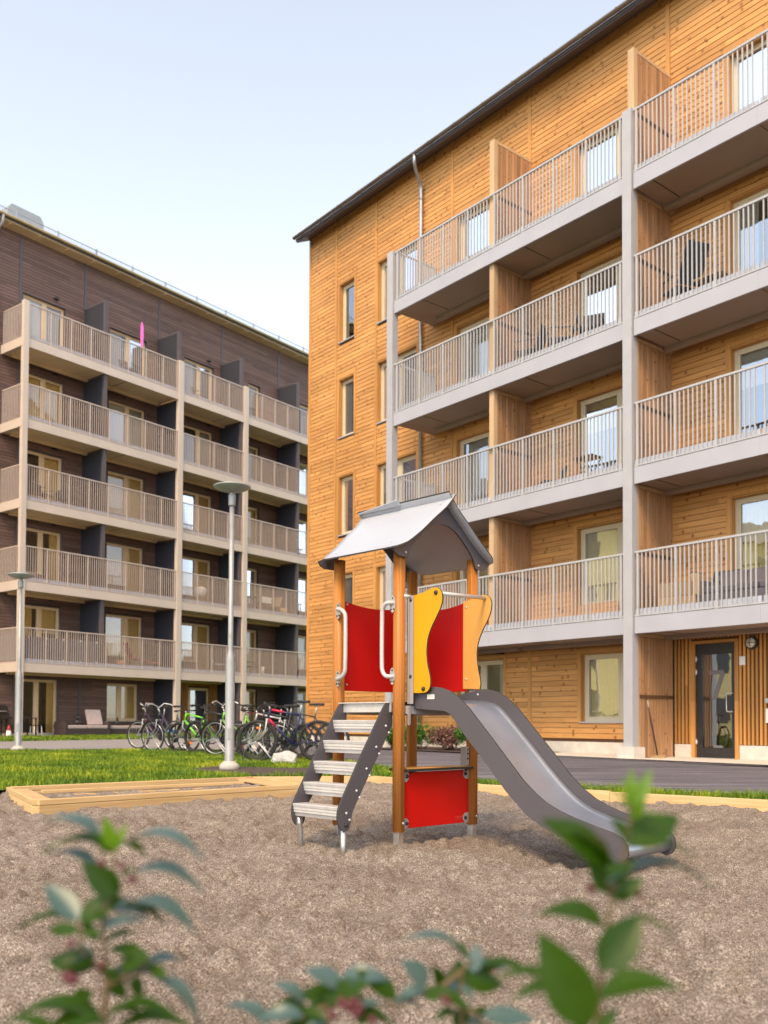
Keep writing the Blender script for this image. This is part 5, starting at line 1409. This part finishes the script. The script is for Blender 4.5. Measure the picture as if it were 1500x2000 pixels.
# sofa
def sofa(label, loc, rz, w, col, cush, parts=2, backh=.62, h=.40, name='sofa', cat='sofa', arms=(True, True), depth=.75):
    t = thing(name, label, cat, loc, rz)
    m = MB(); m.box(-w/2, w/2, -depth/2, depth/2, .04, h-.12); o = m.build('base', col, t); bevel(o, .012)
    m = MB(); m.box(-w/2, w/2, depth/2-.10, depth/2+.03, h-.12, backh); o = m.build('back_frame', col, t); bevel(o, .012)
    for k, s in enumerate((-1, 1)):
        if arms[k]: m = MB(); m.box(s*w/2, s*(w/2-.12), -depth/2, depth/2-.02, h-.12, .56); o = m.build('armrest', col, t); bevel(o, .012)
    x0 = -w/2 + (.12 if arms[0] else 0); x1 = w/2 - (.12 if arms[1] else 0)
    for i in range(parts):
        a, b = x0 + (x1-x0)*i/parts + .01, x0 + (x1-x0)*(i+1)/parts - .01
        m = MB(); m.box(a, b, -depth/2-.01, depth/2-.12, h-.12, h+.01); o = m.build('seat_cushion', cush, t); bevel(o, .03, 3)
        if backh > .5: m = MB(); M_ = Matrix.Translation((0, depth/2-.16, h)) @ Matrix.Rotation(-.2, 4, 'X'); m.box(a, b, -.06, .06, .01, .36, 0, M_); o = m.build('back_cushion', cush, t); bevel(o, .03, 3)
    return t
sofa('long dark grey outdoor sofa on the first floor balcony above the entrance', on_r(-1.95, .95, D2), TR + math.pi, 1.9, M['greyfab'], M['greyfab'], 3, .72, .42)
sofa('dark armchair with pale wooden sides beside the partition on the first floor balcony', on_r(-.62, .72, D2), TR + math.pi/2 + .15, .72, M['lightwood'], M['navyfab'], 1, .70, .40, 'armchair', 'armchair')
chair('pale wooden box seat with a dark cushion in front of the long dark sofa', on_r(-1.22, .95, D2), TR + math.pi, M['navyfab'], M['lightwood'], .6, .42, .40, False, .1)

LV = [z + .086 for z in LEV]
# dark building items
def on_l(s, p, z): return w_l(s, p, z)
t = thing('wind_spinner', 'tall pink feather shaped wind spinner rising above the top left balcony railing', 'wind spinner', on_l(5.4, .5, LV[4]))
m = MB(); m.tube([(0, 0, 0), (0, 0, 2.45)], .010, 6); m.build('pole', M['black'], t)
m = MB(); m.prism([(-.01, 1.35), (.05, 1.45), (.065, 1.9), (.055, 2.3), (.0, 2.5), (-.05, 2.35), (-.06, 1.9), (-.045, 1.5)], 'y', -.02, .02); m.build('feather', M['pink'], t)
chair('dark chair beside the pink wind spinner on the top balcony', on_l(5.0, .8, LV[4]), TL, M['greyfab'], M['black'], .5, .5, .42)
chair('dark chair at the left window of the top right balcony', on_l(8.9, .9, LV[4]), TL + .5, M['greyfab'], M['black'], .45, .45, .42)
chair('dark plank chair behind the railing of the third floor left balcony', on_l(1.2, .75, LV[2]), TL + .4, M['wicker'], M['wicker'], .55, .45, .42, True, .1)
chair('dark plank chair near the white pendant on the third floor left balcony', on_l(2.05, .80, LV[2]), TL - .6, M['wicker'], M['wicker'], .5, .42, .42, True, .1)
def shell_chair(label, loc, rz):
    t = thing('shell_chair', label, 'chair', loc, rz)
    m = MB(); prof = []
    vs = []; n = 14
    for j in range(6):
        for i in range(n):
            a = math.pi*(-.15 + 1.3*i/(n-1)); r = .18 + .12*(j/5)**.6; z = .40 + .36*(j/5)**1.5*(.55 + .45*math.sin(max(0, a)))
            vs.append((r*math.cos(a), r*math.sin(a)*.9, z))
    m.add(vs, [(j*n+i, j*n+i+1, (j+1)*n+i+1, (j+1)*n+i) for j in range(5) for i in range(n-1)], 0, True)
    me = m.mesh('shell', M['white']); o = mk('shell', me, t); sm = o.modifiers.new('s', 'SOLIDIFY'); sm.thickness = .02
    m = MB(); m.lathe([(.001, .39), (.19, .40), (.20, .42), (.001, .42)], 16); m.build('seat', M['white'], t)
    for (a, b) in ((-1, -1), (1, -1), (-1, 1), (1, 1)):
        m = MB(); m.tube([(a*.22, b*.22, 0), (a*.1, b*.1, .40)], .011, 6); m.build('leg', M['lightwood'], t)
shell_chair('white plastic shell chair on the second floor balcony left of the lamp', on_l(8.75, .6, LV[1]), TL + 2.6)
shell_chair('white shell chair at the left of the balcony dining table', on_l(11.5, .6, LV[1]), TL + 1.0)
t = thing('balcony_table', 'pale folding table with a white cloth on the second floor balcony right of the lamp', 'table', on_l(12.55, .7, LV[1]), TL)
m = MB(); m.box(-.55, .55, -.35, .35, .70, .73); m.build('table_top', M['lightwood'], t)
for s in (-1, 1):
    for k in (-1, 1): m = MB(); m.tube([(s*.45, k*.3, 0), (-s*.15, k*.3, .70)], .016, 6); m.build('leg', M['lightwood'], t)
m = MB(); m.box(-.25, .35, -.36, .36, .731, .738); m.box(-.25, .35, -.368, -.36, .45, .738); m.build('table_cloth', M['white'], t)
chair('pale wooden deck chair with raised back right of the balcony dining table', on_l(13.3, .6, LV[1]), TL - 1.2, M['lightwood'], M['lightwood'], .5, .62, .40, False, .3)
def pot(label, loc, r, h, mat, cat='basket', name='woven_basket', plant=None, seed=1):
    t = thing(name, label, cat, loc)
    m = MB(); m.lathe([(.001, 0), (r*.75, 0), (r, h), (r*.93, h), (r*.88, h-.03), (.001, h-.03)], 16); m.build('body', mat, t)
    if plant:
        rg = random.Random(seed); q = MB()
        for i in range(160):
            d = Vector((rg.gauss(0, 1), rg.gauss(0, 1), abs(rg.gauss(0, 1)))).normalized()*rg.random()**.5*r*1.5; c = Vector((d.x, d.y, h + .02 + d.z*1.3)); a = rg.uniform(0, 6.3)
            u = Vector((math.cos(a), math.sin(a), rg.uniform(-.5, .8))).normalized()*.035; v = u.cross(Vector((rg.gauss(0, 1), rg.gauss(0, 1), 1))).normalized()*.016
            q.add([c-u, c+v, c+u, c-v], [(0, 1, 2, 3)])
        mk('foliage', q.mesh('foliage', plant, recalc=False), t)
M['terra'] = plain('terracotta', (.52, .24, .10), .8, 0, .1, 9)
pot('tan woven basket on the floor right of the balcony dining table', on_l(13.95, .6, LV[1]), .24, .36, M['lightwood'])
t = chair('bright red reclining chair behind the first floor railing', on_l(5.55, .75, LV[0]), TL + 1.3, M['redfab'], M['black'], .5, .72, .40, False, .2)
chair('low red footstool right of the red reclining chair', on_l(6.35, .75, LV[0]), TL + 1.3, M['redfab'], M['black'], .45, .10, .30, False, .1, None, 'footstool', 'footstool')
pot('terracotta pot with yellow and green flowers on the first floor balcony', on_l(4.6, .6, LV[0]), .18, .28, M['terra'], 'flower pot', 'flower_pot', M['bush_g'], 3)
chair('small chair draped with a lilac cloth on the first floor balcony behind the lamp', on_l(9.95, .65, LV[0]), TL + .8, plain('lilac_cloth', (.45, .42, .60), .8), M['black'], .42, .42, .42, False)
chair('dark wicker chair on the first floor balcony right of the lamp', on_l(11.9, .8, LV[0]), TL + .3, M['wicker'], M['wicker'], .5, .45, .42)
pot('pale vase standing beside the dark wicker chair on the first floor', on_l(12.55, .5, LV[0]), .09, .42, M['white'], 'vase', 'tall_vase')
# privacy screen tied to the railing
t = thing('privacy_screen', 'grey fabric privacy screen tied inside the lower left balcony railing', 'privacy screen', on_l(0, .10, LEV[0]), TL)
m = MB(); 
vs = []; n = 60
for i in range(n + 1):
    x = .12 + (6.25-.12)*i/n*.52*1.0
    vs += [(x, .02*math.sin(i*.9)*.4, .12), (x, .02*math.sin(i*.9+1)*.4, .98)]
m.add(vs, [(2*i, 2*i+2, 2*i+3, 2*i+1) for i in range(n)], 0, True); mk('cloth', m.mesh('cloth', M['greyfab']), t)
for i in range(5):
    for z in (.16, .95):
        m = MB(); m.box(.25 + i*.72 - .02, .25 + i*.72 + .02, -.05, -.01, z-.03, z+.03); m.build('tie', M['white'], t)
t = thing('privacy_screen', 'short grey screen piece on the side railing at the left frame edge', 'privacy screen', on_l(-.09, .2, LEV[0]), TL + math.pi/2)
m = MB(); m.box(0, 1.2, 0, .006, .12, .98); m.build('cloth', M['greyfab'], t)
t = thing('heart_wreath', 'white heart shaped wreath hanging on the dark wall at the left edge', 'wreath', on_l(-.30, WL - .06, 4.95), TL)
m = MB(); m.tube([(.13*math.sin(a)**3*1.1, 0, .012*(13*math.cos(a) - 5*math.cos(2*a) - 2*math.cos(3*a) - math.cos(4*a))) for a in [2*math.pi*i/24 for i in range(24)]], .022, 7, closed=True); m.build('ring', M['white'], t)

# ------------------------------------------------------------------ terrace of the dark building
def tz(s, p): return H(w_l(s, p).y) + .022
def T(s, p): return w_l(s, p, tz(s, p))
sofa('dark wicker terrace sofa with pale cushions under the dark brick coloured wall', T(2.75, .35), TL, 2.0, M['wicker'], M['cushion'], 2, .46, .40)
t = thing('lounge_cushion', 'pale pink sun lounger cushion propped upright on the wicker sofa', 'cushion', T(3.25, .25) + Vector((0, 0, .42)), TL)
m = MB(); m.box(-.33, .33, -.05, .05, 0, .62, 0, Matrix.Rotation(-.35, 4, 'X') @ Matrix.Shear('XY', 4, (0, 0))); o = m.build('pad', M['cushion'], t); bevel(o, .025, 3)
sofa('wicker terrace bench with a dark gap right of the wicker sofa', T(4.2, .4), TL, .9, M['wicker'], M['cushion'], 1, .34, .38, 'wicker_bench', 'bench', (False, False), .6)
sofa('wicker stool with a pale cushion at the right end of the terrace set', T(5.1, .4), TL, .75, M['wicker'], M['cushion'], 1, .34, .38, 'wicker_stool', 'stool', (False, False), .6)
def cat_(label, s, z, sc=1):
    t = thing('cat_ornament', label, 'ornament', T(s, .25) + Vector((0, 0, z)), TL)
    m = MB(); m.sphere((0, 0, .10*sc), .12*sc, 8, sz=.9); m.sphere((.02*sc, 0, .27*sc), .07*sc, 8); m.prism([(-.02*sc, .32*sc), (.0, .38*sc), (.02*sc, .32*sc)], 'y', -.01, .01); m.prism([(.03*sc, .32*sc), (.05*sc, .38*sc), (.06*sc, .32*sc)], 'y', -.01, .01); m.build('figure', M['black'], t)
cat_('black cat shaped figure sitting on the left seat of the wicker sofa', 2.45, .42)
cat_('black cushion shaped bundle on the wicker bench', 4.25, .42, .8)
# barbecue, table, stool
t = thing('barbecue', 'black kettle barbecue cart on the terrace at the left frame edge', 'barbecue', T(-.60, .6), TL)
m = MB(); m.prism([(-.30, .82), (.30, .82), (.30, 1.0), (.2, 1.14), (-.2, 1.14), (-.30, 1.0)], 'y', -.25, .25); o = m.build('lid', M['black'], t); bevel(o, .03, 3)
m = MB(); m.box(-.31, .31, -.26, .26, .66, .815); m.build('body', M['black'], t)
m = MB(); m.tube([(-.2, -.28, .92), (.2, -.28, .92)], .012, 6); m.build('handle', M['alu'], t)
for (a, b) in ((-1, -1), (1, -1), (-1, 1), (1, 1)): m = MB(); m.box(a*.28-.02, a*.28+.02, b*.22-.02, b*.22+.02, 0, .66); m.build('leg', M['black'], t)
t = thing('terrace_table', 'dark round edged terrace table beside the barbecue', 'table', T(.30, .55), TL)
m = MB(); m.box(-.45, .45, -.3, .3, .66, .70); o = m.build('table_top', M['wicker'], t); bevel(o, .01)
for (a, b) in ((-1, -1), (1, -1), (-1, 1), (1, 1)): m = MB(); m.box(a*.42-.02, a*.42+.02, b*.27-.02, b*.27+.02, 0, .66); m.build('leg', M['wicker'], t)
chair('dark wicker chair behind the terrace table left of the glass door', T(.05, .95), TL, M['wicker'], M['wicker'], .5, .45, .42)
t = thing('stool', 'white metal stool frame standing under the dark table end near the door', 'stool', T(.62, .1), TL)
m = MB(); m.box(-.17, .17, -.15, .15, .40, .43); m.build('seat', M['wicker'], t)
for (a, b) in ((-1, -1), (1, -1), (-1, 1), (1, 1)): m = MB(); m.tube([(a*.16, b*.14, 0), (a*.14, b*.12, .40)], .014, 6); m.build('leg', M['white'], t)
t = thing('garden_ornament', 'small red and white garden gnome shaped ornament on the terrace', 'ornament', T(-.42, .15), TL)
m = MB(); m.lathe([(.001, 0), (.09, 0), (.10, .10), (.07, .24), (.001, .24)], 12); m.build('body', M['white'], t)
m = MB(); m.lathe([(.075, .24), (.05, .33), (.001, .44)], 12); m.build('hat', M['redfab'], t)
t = thing('bag', 'blue and white plastic bag lying by the leftmost bicycle', 'bag', T(6.3, -.6), TL)
m = MB(); m.sphere((0, 0, .12), .2, 8, sz=.7); m.build('body', M['bag'], t)

# ------------------------------------------------------------------ foreground shrubs
M['leaf'] = leaf_mat('glossy_leaf', (.018, .054, .004), (.050, .115, .005), .40, .48, .38)
M['leaf_y'] = leaf_mat('young_leaf', (.09, .21, .010), (.17, .31, .015), .38, .4)
M['leaf_p'] = leaf_mat('bluish_leaf', (.040, .085, .075), (.075, .13, .12), .40, .12, .6)  # glaucous leaf; sky sheen is also put into this bluish colour
M['stem'] = plain('brown_stem', (.12, .085, .035), .6, 0, .2, 30)
M['berry'] = plain('dark_red_berry', (.085, .010, .016), .4, 0, .2, 30)
def leaf_mesh(mat, wid, droop, name='leaf'):
    m = MB(); n = 9; vs = []
    for i in range(n + 1):
        t = i/n; w = wid * (math.sin(math.pi*min(1, t*1.0)**.85))**.9 * (1 - .25*t) ; z = droop*4*t*(1-t)*.5 - droop*.55*t*t
        for k, f in enumerate((-1, -.5, 0, .5, 1)): vs.append((t, f*w/2, z + abs(f)*w*.14 + (.0 if k == 2 else .004)))
    for i in range(n):
        for k in range(4): a = i*5+k; m.f.append((a, a+1, a+6, a+5)); m.m.append(0); m.s.append(True)
    m.v = vs; return m.mesh(name, mat, recalc=False)
LM = {}
for key in ('leaf', 'leaf_y', 'leaf_p'):
    for w in (.28, .34, .44, .52, .62):
        for d in (.05, .28): LM[(key, w, d)] = leaf_mesh(M[key], w, d)
def fg(u, v, D): # point D metres ahead that shows at (u, v)
    return Vector(((u - 750)/1832*D, D, CAM_H - (v - 1412 - (u-750)*.0051)/1832*D))
def shrub(label, stems, leaves, berries, seed, extra=0):
    rg = random.Random(seed)
    base = stems[0][0]; b = fg(*base); t = thing('shrub', label, 'shrub', (b.x, b.y, 0), 0, 'leafy shrubs right in front of the camera')
    off = Vector((b.x, b.y, 0))
    for st in stems:
        pts = [fg(*p) - off for p in st]
        if st is stems[0] or st[0][1] >= 1990: pts = [Vector((pts[0].x*.6, pts[0].y + .02, 0)), Vector((pts[0].x*.8, pts[0].y + .01, pts[0].z*.55))] + pts
        n = len(pts); m = MB(); m.tube(pts, [.0034 - .0022*i/(n-1) for i in range(n)], 6); m.build('stem', M['stem'], t)
    leaves = list(leaves)
    for _ in range(extra):
        st = rg.choice(stems); i = rg.randrange(len(st) - 1); f = rg.random(); u0 = st[i][0] + (st[i+1][0]-st[i][0])*f; v0 = st[i][1] + (st[i+1][1]-st[i][1])*f
        a_ = rg.choice((-1, 1)) * rg.uniform(.2, 1.5); ll = rg.uniform(55, 110)
        leaves.append(((u0, v0), (u0 + math.sin(a_)*ll, v0 - math.cos(a_)*ll*.7 + 15), rg.choice((0, 0, 2)), rg.choice((.34, .44)), rg.uniform(.1, .8), st[i][2] + rg.uniform(-.03, .05)))
    for L in leaves:
        (u0, v0), (u1, v1), kind, w, face = L[:5]; D = L[5] if len(L) > 5 else .86; dd = L[6] if len(L) > 6 else rg.uniform(-.02, .02)
        a, c = fg(u0, v0, D) - off, fg(u1, v1, D + dd) - off
        x = c - a; l = x.length; x.normalize()
        up = Vector((0, -face, 1 - face*.75)) + Vector((rg.uniform(-.15, .15), 0, rg.uniform(-.1, .1)))
        z = (up - x*up.dot(x)).normalized(); y = z.cross(x)
        key = ('leaf', 'leaf_y', 'leaf_p')[kind]; w = {.34: .44, .44: .52, .52: .62}[w] if kind != 1 else {.34: .28, .44: .34, .52: .44}[w]
        o = mk('leaf', LM[(key, w, .28 if face < .5 else .05)], t)
        o.matrix_local = Matrix(((x.x*l, y.x*l, z.x*l, a.x), (x.y*l, y.y*l, z.y*l, a.y), (x.z*l, y.z*l, z.z*l, a.z), (0, 0, 0, 1)))
    if berries:
        m = MB(); m.sphere((0, 0, 0), 1, 10); bme = m.mesh('berry', M['berry'])
        for (u, v, r) in berries: o = mk('berry', bme, t); o.location = fg(u, v, .86) - off; o.scale = (r*.72,)*3
D = .92
shrub('berry bearing shrub with bluish and green leaves at the lower left', 
  [[(212, 2000, D), (216, 1900, D), (205, 1800, D), (228, 1720, D), (226, 1650, D)], [(216, 1900, D), (165, 1850, D), (160, 1795, D)], [(216, 1920, D), (280, 1890, D), (300, 1870, D)]],
  [((226, 1662), (208, 1592), 1, .52, .8, D), ((228, 1662), (252, 1606), 1, .44, .8, D), ((222, 1660), (78, 1650), 0, .34, .1, D), ((200, 1640), (85, 1588), 2, .44, .1, D),
   ((238, 1648), (292, 1664), 0, .44, .2, D), ((255, 1642), (404, 1656), 2, .44, .1, D), ((224, 1664), (182, 1625), 0, .44, .6, D), ((195, 1700), (88, 1658), 2, .34, .1, D),
   ((238, 1745), (165, 1682), 0, .52, .8, D), ((232, 1730), (268, 1690), 0, .34, .4, D), ((262, 1705), (408, 1726), 2, .44, .15, D), ((160, 1795), (94, 1722), 2, .44, .5, D), ((160, 1798), (28, 1806), 0, .34, .1, D),
   ((160, 1795), (248, 1748), 0, .52, .6, D), ((250, 1768), (392, 1800), 2, .44, .1, D), ((195, 1828), (292, 1785), 2, .34, .3, D), ((165, 1800), (200, 1835), 0, .44, .5, D), ((240, 1770), (330, 1790), 0, .34, .2, D),
   ((195, 1862), (118, 1880), 0, .52, .7, D), ((190, 1852), (130, 1900), 2, .52, .4, D), ((216, 1900), (255, 1945), 0, .44, .8, D), ((220, 1888), (268, 1930), 2, .44, .4, D), ((245, 1880), (300, 1862), 0, .52, .8, D), ((300, 1885), (335, 1905), 0, .52, .7, D), ((280, 1900), (275, 1945), 0, .52, .7, D),
   ((305, 1905), (405, 1985), 2, .34, .1, D), ((190, 1930), (148, 1962), 0, .52, .8, D), ((212, 1990), (15, 1970), 0, .34, .1, D-.04), ((214, 1992), (340, 1952), 0, .34, .2, D-.04), ((230, 2010), (400, 1990), 0, .34, .1, D-.05), ((205, 1990), (60, 2030), 0, .44, .2, D-.06)],
  [(203, 1684, .0055), (264, 1716, .0055), (245, 1690, .005), (140, 1902, .008), (152, 1908, .007), (145, 1838, .006), (205, 1880, .005)], 1, 16)
D = .98
shrub('low berry shrub with small bluish leaves at the bottom left of centre',
  [[(640, 2010, D), (650, 1960, D), (690, 1940, D), (770, 1960, D), (840, 1930, D)], [(650, 1960, D), (610, 1965, D), (590, 1990, D)], [(690, 1940, D), (668, 1910, D)]],
  [((535, 2000), (448, 1946), 2, .34, .2, D), ((598, 1958), (540, 1908), 2, .44, .3, D), ((600, 1960), (538, 1955), 0, .44, .3, D), ((598, 1962), (642, 1985), 0, .44, .6, D), ((600, 1965), (580, 2010), 0, .52, .8, D), ((650, 1925), (610, 1895), 2, .44, .3, D),
   ((640, 1950), (728, 1912), 0, .44, .5, D), ((640, 1952), (655, 1925), 0, .52, .8, D), ((690, 1935), (672, 1955), 2, .44, .4, D), ((778, 1945), (698, 1888), 0, .44, .5, D), ((780, 1945), (825, 1960), 2, .44, .4, D), ((780, 1955), (830, 1925), 2, .34, .4, D), ((700, 1985), (752, 1968), 0, .52, .6, D), ((705, 1990), (775, 1985), 0, .34, .3, D), ((650, 1990), (600, 2000), 2, .44, .4, D)],
  [(672, 1952, .007), (684, 1960, .007), (695, 1950, .006), (700, 1972, .007), (655, 1975, .006), (730, 1985, .006), (706, 1962, .006)], 2, 14)
D = .98
shrub('spreading shrub branch with rounded bluish leaves at the bottom centre',
  [[(905, 2010, D), (900, 1950, D), (905, 1890, D), (925, 1870, D)], [(905, 1890, D), (860, 1925, D), (840, 1945, D)], [(900, 1960, D), (960, 1985, D)]],
  [((910, 1865), (795, 1815), 2, .34, .15, D), ((915, 1868), (878, 1830), 0, .34, .3, D), ((838, 1915), (785, 1870), 2, .52, .7, D), ((906, 1890), (888, 1870), 0, .52, .7, D), ((925, 1895), (935, 1838), 2, .52, .6, D), ((928, 1895), (970, 1870), 2, .52, .3, D), ((905, 1905), (985, 1920), 0, .52, .8, D), ((930, 1890), (1055, 1895), 0, .34, .1, D), ((905, 1925), (850, 1925), 2, .44, .3, D), ((900, 1920), (930, 1945), 2, .44, .5, D),
   ((895, 1970), (845, 1985), 0, .44, .4, D), ((900, 1960), (900, 2005), 0, .52, .8, D), ((910, 1975), (1000, 1995), 0, .34, .2, D), ((900, 1960), (890, 1935), 1, .44, .7, D)],
  [(876, 1950, .005), (868, 1945, .005)], 3, 10)
D = .80
shrub('tallest shrub with big dark leaves and a bright shoot at the lower right',
  [[(1165, 2005, D), (1170, 1920, D), (1192, 1760, D), (1215, 1690, D), (1228, 1600, D), (1236, 1540, D)], [(1192, 1740, D), (1165, 1650, D)]],
  [((1232, 1588), (1188, 1530), 1, .34, .5, D), ((1234, 1585), (1232, 1498), 1, .34, .7, D), ((1236, 1580), (1272, 1500), 1, .44, .8, D), ((1232, 1580), (1212, 1515), 1, .34, .6, D), ((1236, 1600), (1300, 1588), 1, .34, .2, D), ((1232, 1600), (1262, 1560), 1, .44, .7, D),
   ((1190, 1690), (1056, 1596), 0, .44, .5, D), ((1226, 1652), (1326, 1590), 0, .52, .7, D), ((1228, 1640), (1190, 1592), 0, .44, .6, D), ((1195, 1710), (1130, 1612), 0, .44, .3, D), ((1228, 1640), (1350, 1592), 2, .34, .1, D+.03), ((1225, 1660), (1370, 1665), 0, .34, .05, D+.03),
   ((1186, 1742), (1146, 1672), 0, .44, .8, D), ((1192, 1748), (1172, 1700), 0, .44, .8, D), ((1192, 1752), (1258, 1712), 0, .52, .85, D), ((1215, 1705), (1400, 1712), 2, .34, .05, D+.03), ((1182, 1808), (1048, 1770), 0, .44, .3, D), ((1170, 1892), (1252, 1778), 0, .52, .9, D-.02), ((1220, 1795), (1330, 1830), 0, .34, .1, D),
   ((1150, 2000), (1052, 1815), 0, .44, .92, D-.04), ((1110, 1930), (1000, 1935), 0, .34, .3, D-.03), ((1166, 1950), (1330, 1910), 0, .44, .3, D-.04), ((1165, 2010), (1205, 1960), 0, .44, .8, D-.04), ((1100, 1925), (960, 1895), 0, .34, .1, D), ((1160, 2010), (1090, 2040), 0, .44, .4, D-.04)],
  [(1155, 1735, .0055), (1148, 1728, .004), (1244, 1742, .0062), (1240, 1772, .004)], 4, 6)
shrub('dark shrub tip just entering the frame at the bottom left corner',
  [[(130, 2040, .8), (110, 2010, .8)]], [((120, 2025), (15, 1975), 0, .34, .1, .8), ((125, 2025), (220, 1985), 0, .34, .2, .8)], [], 5)
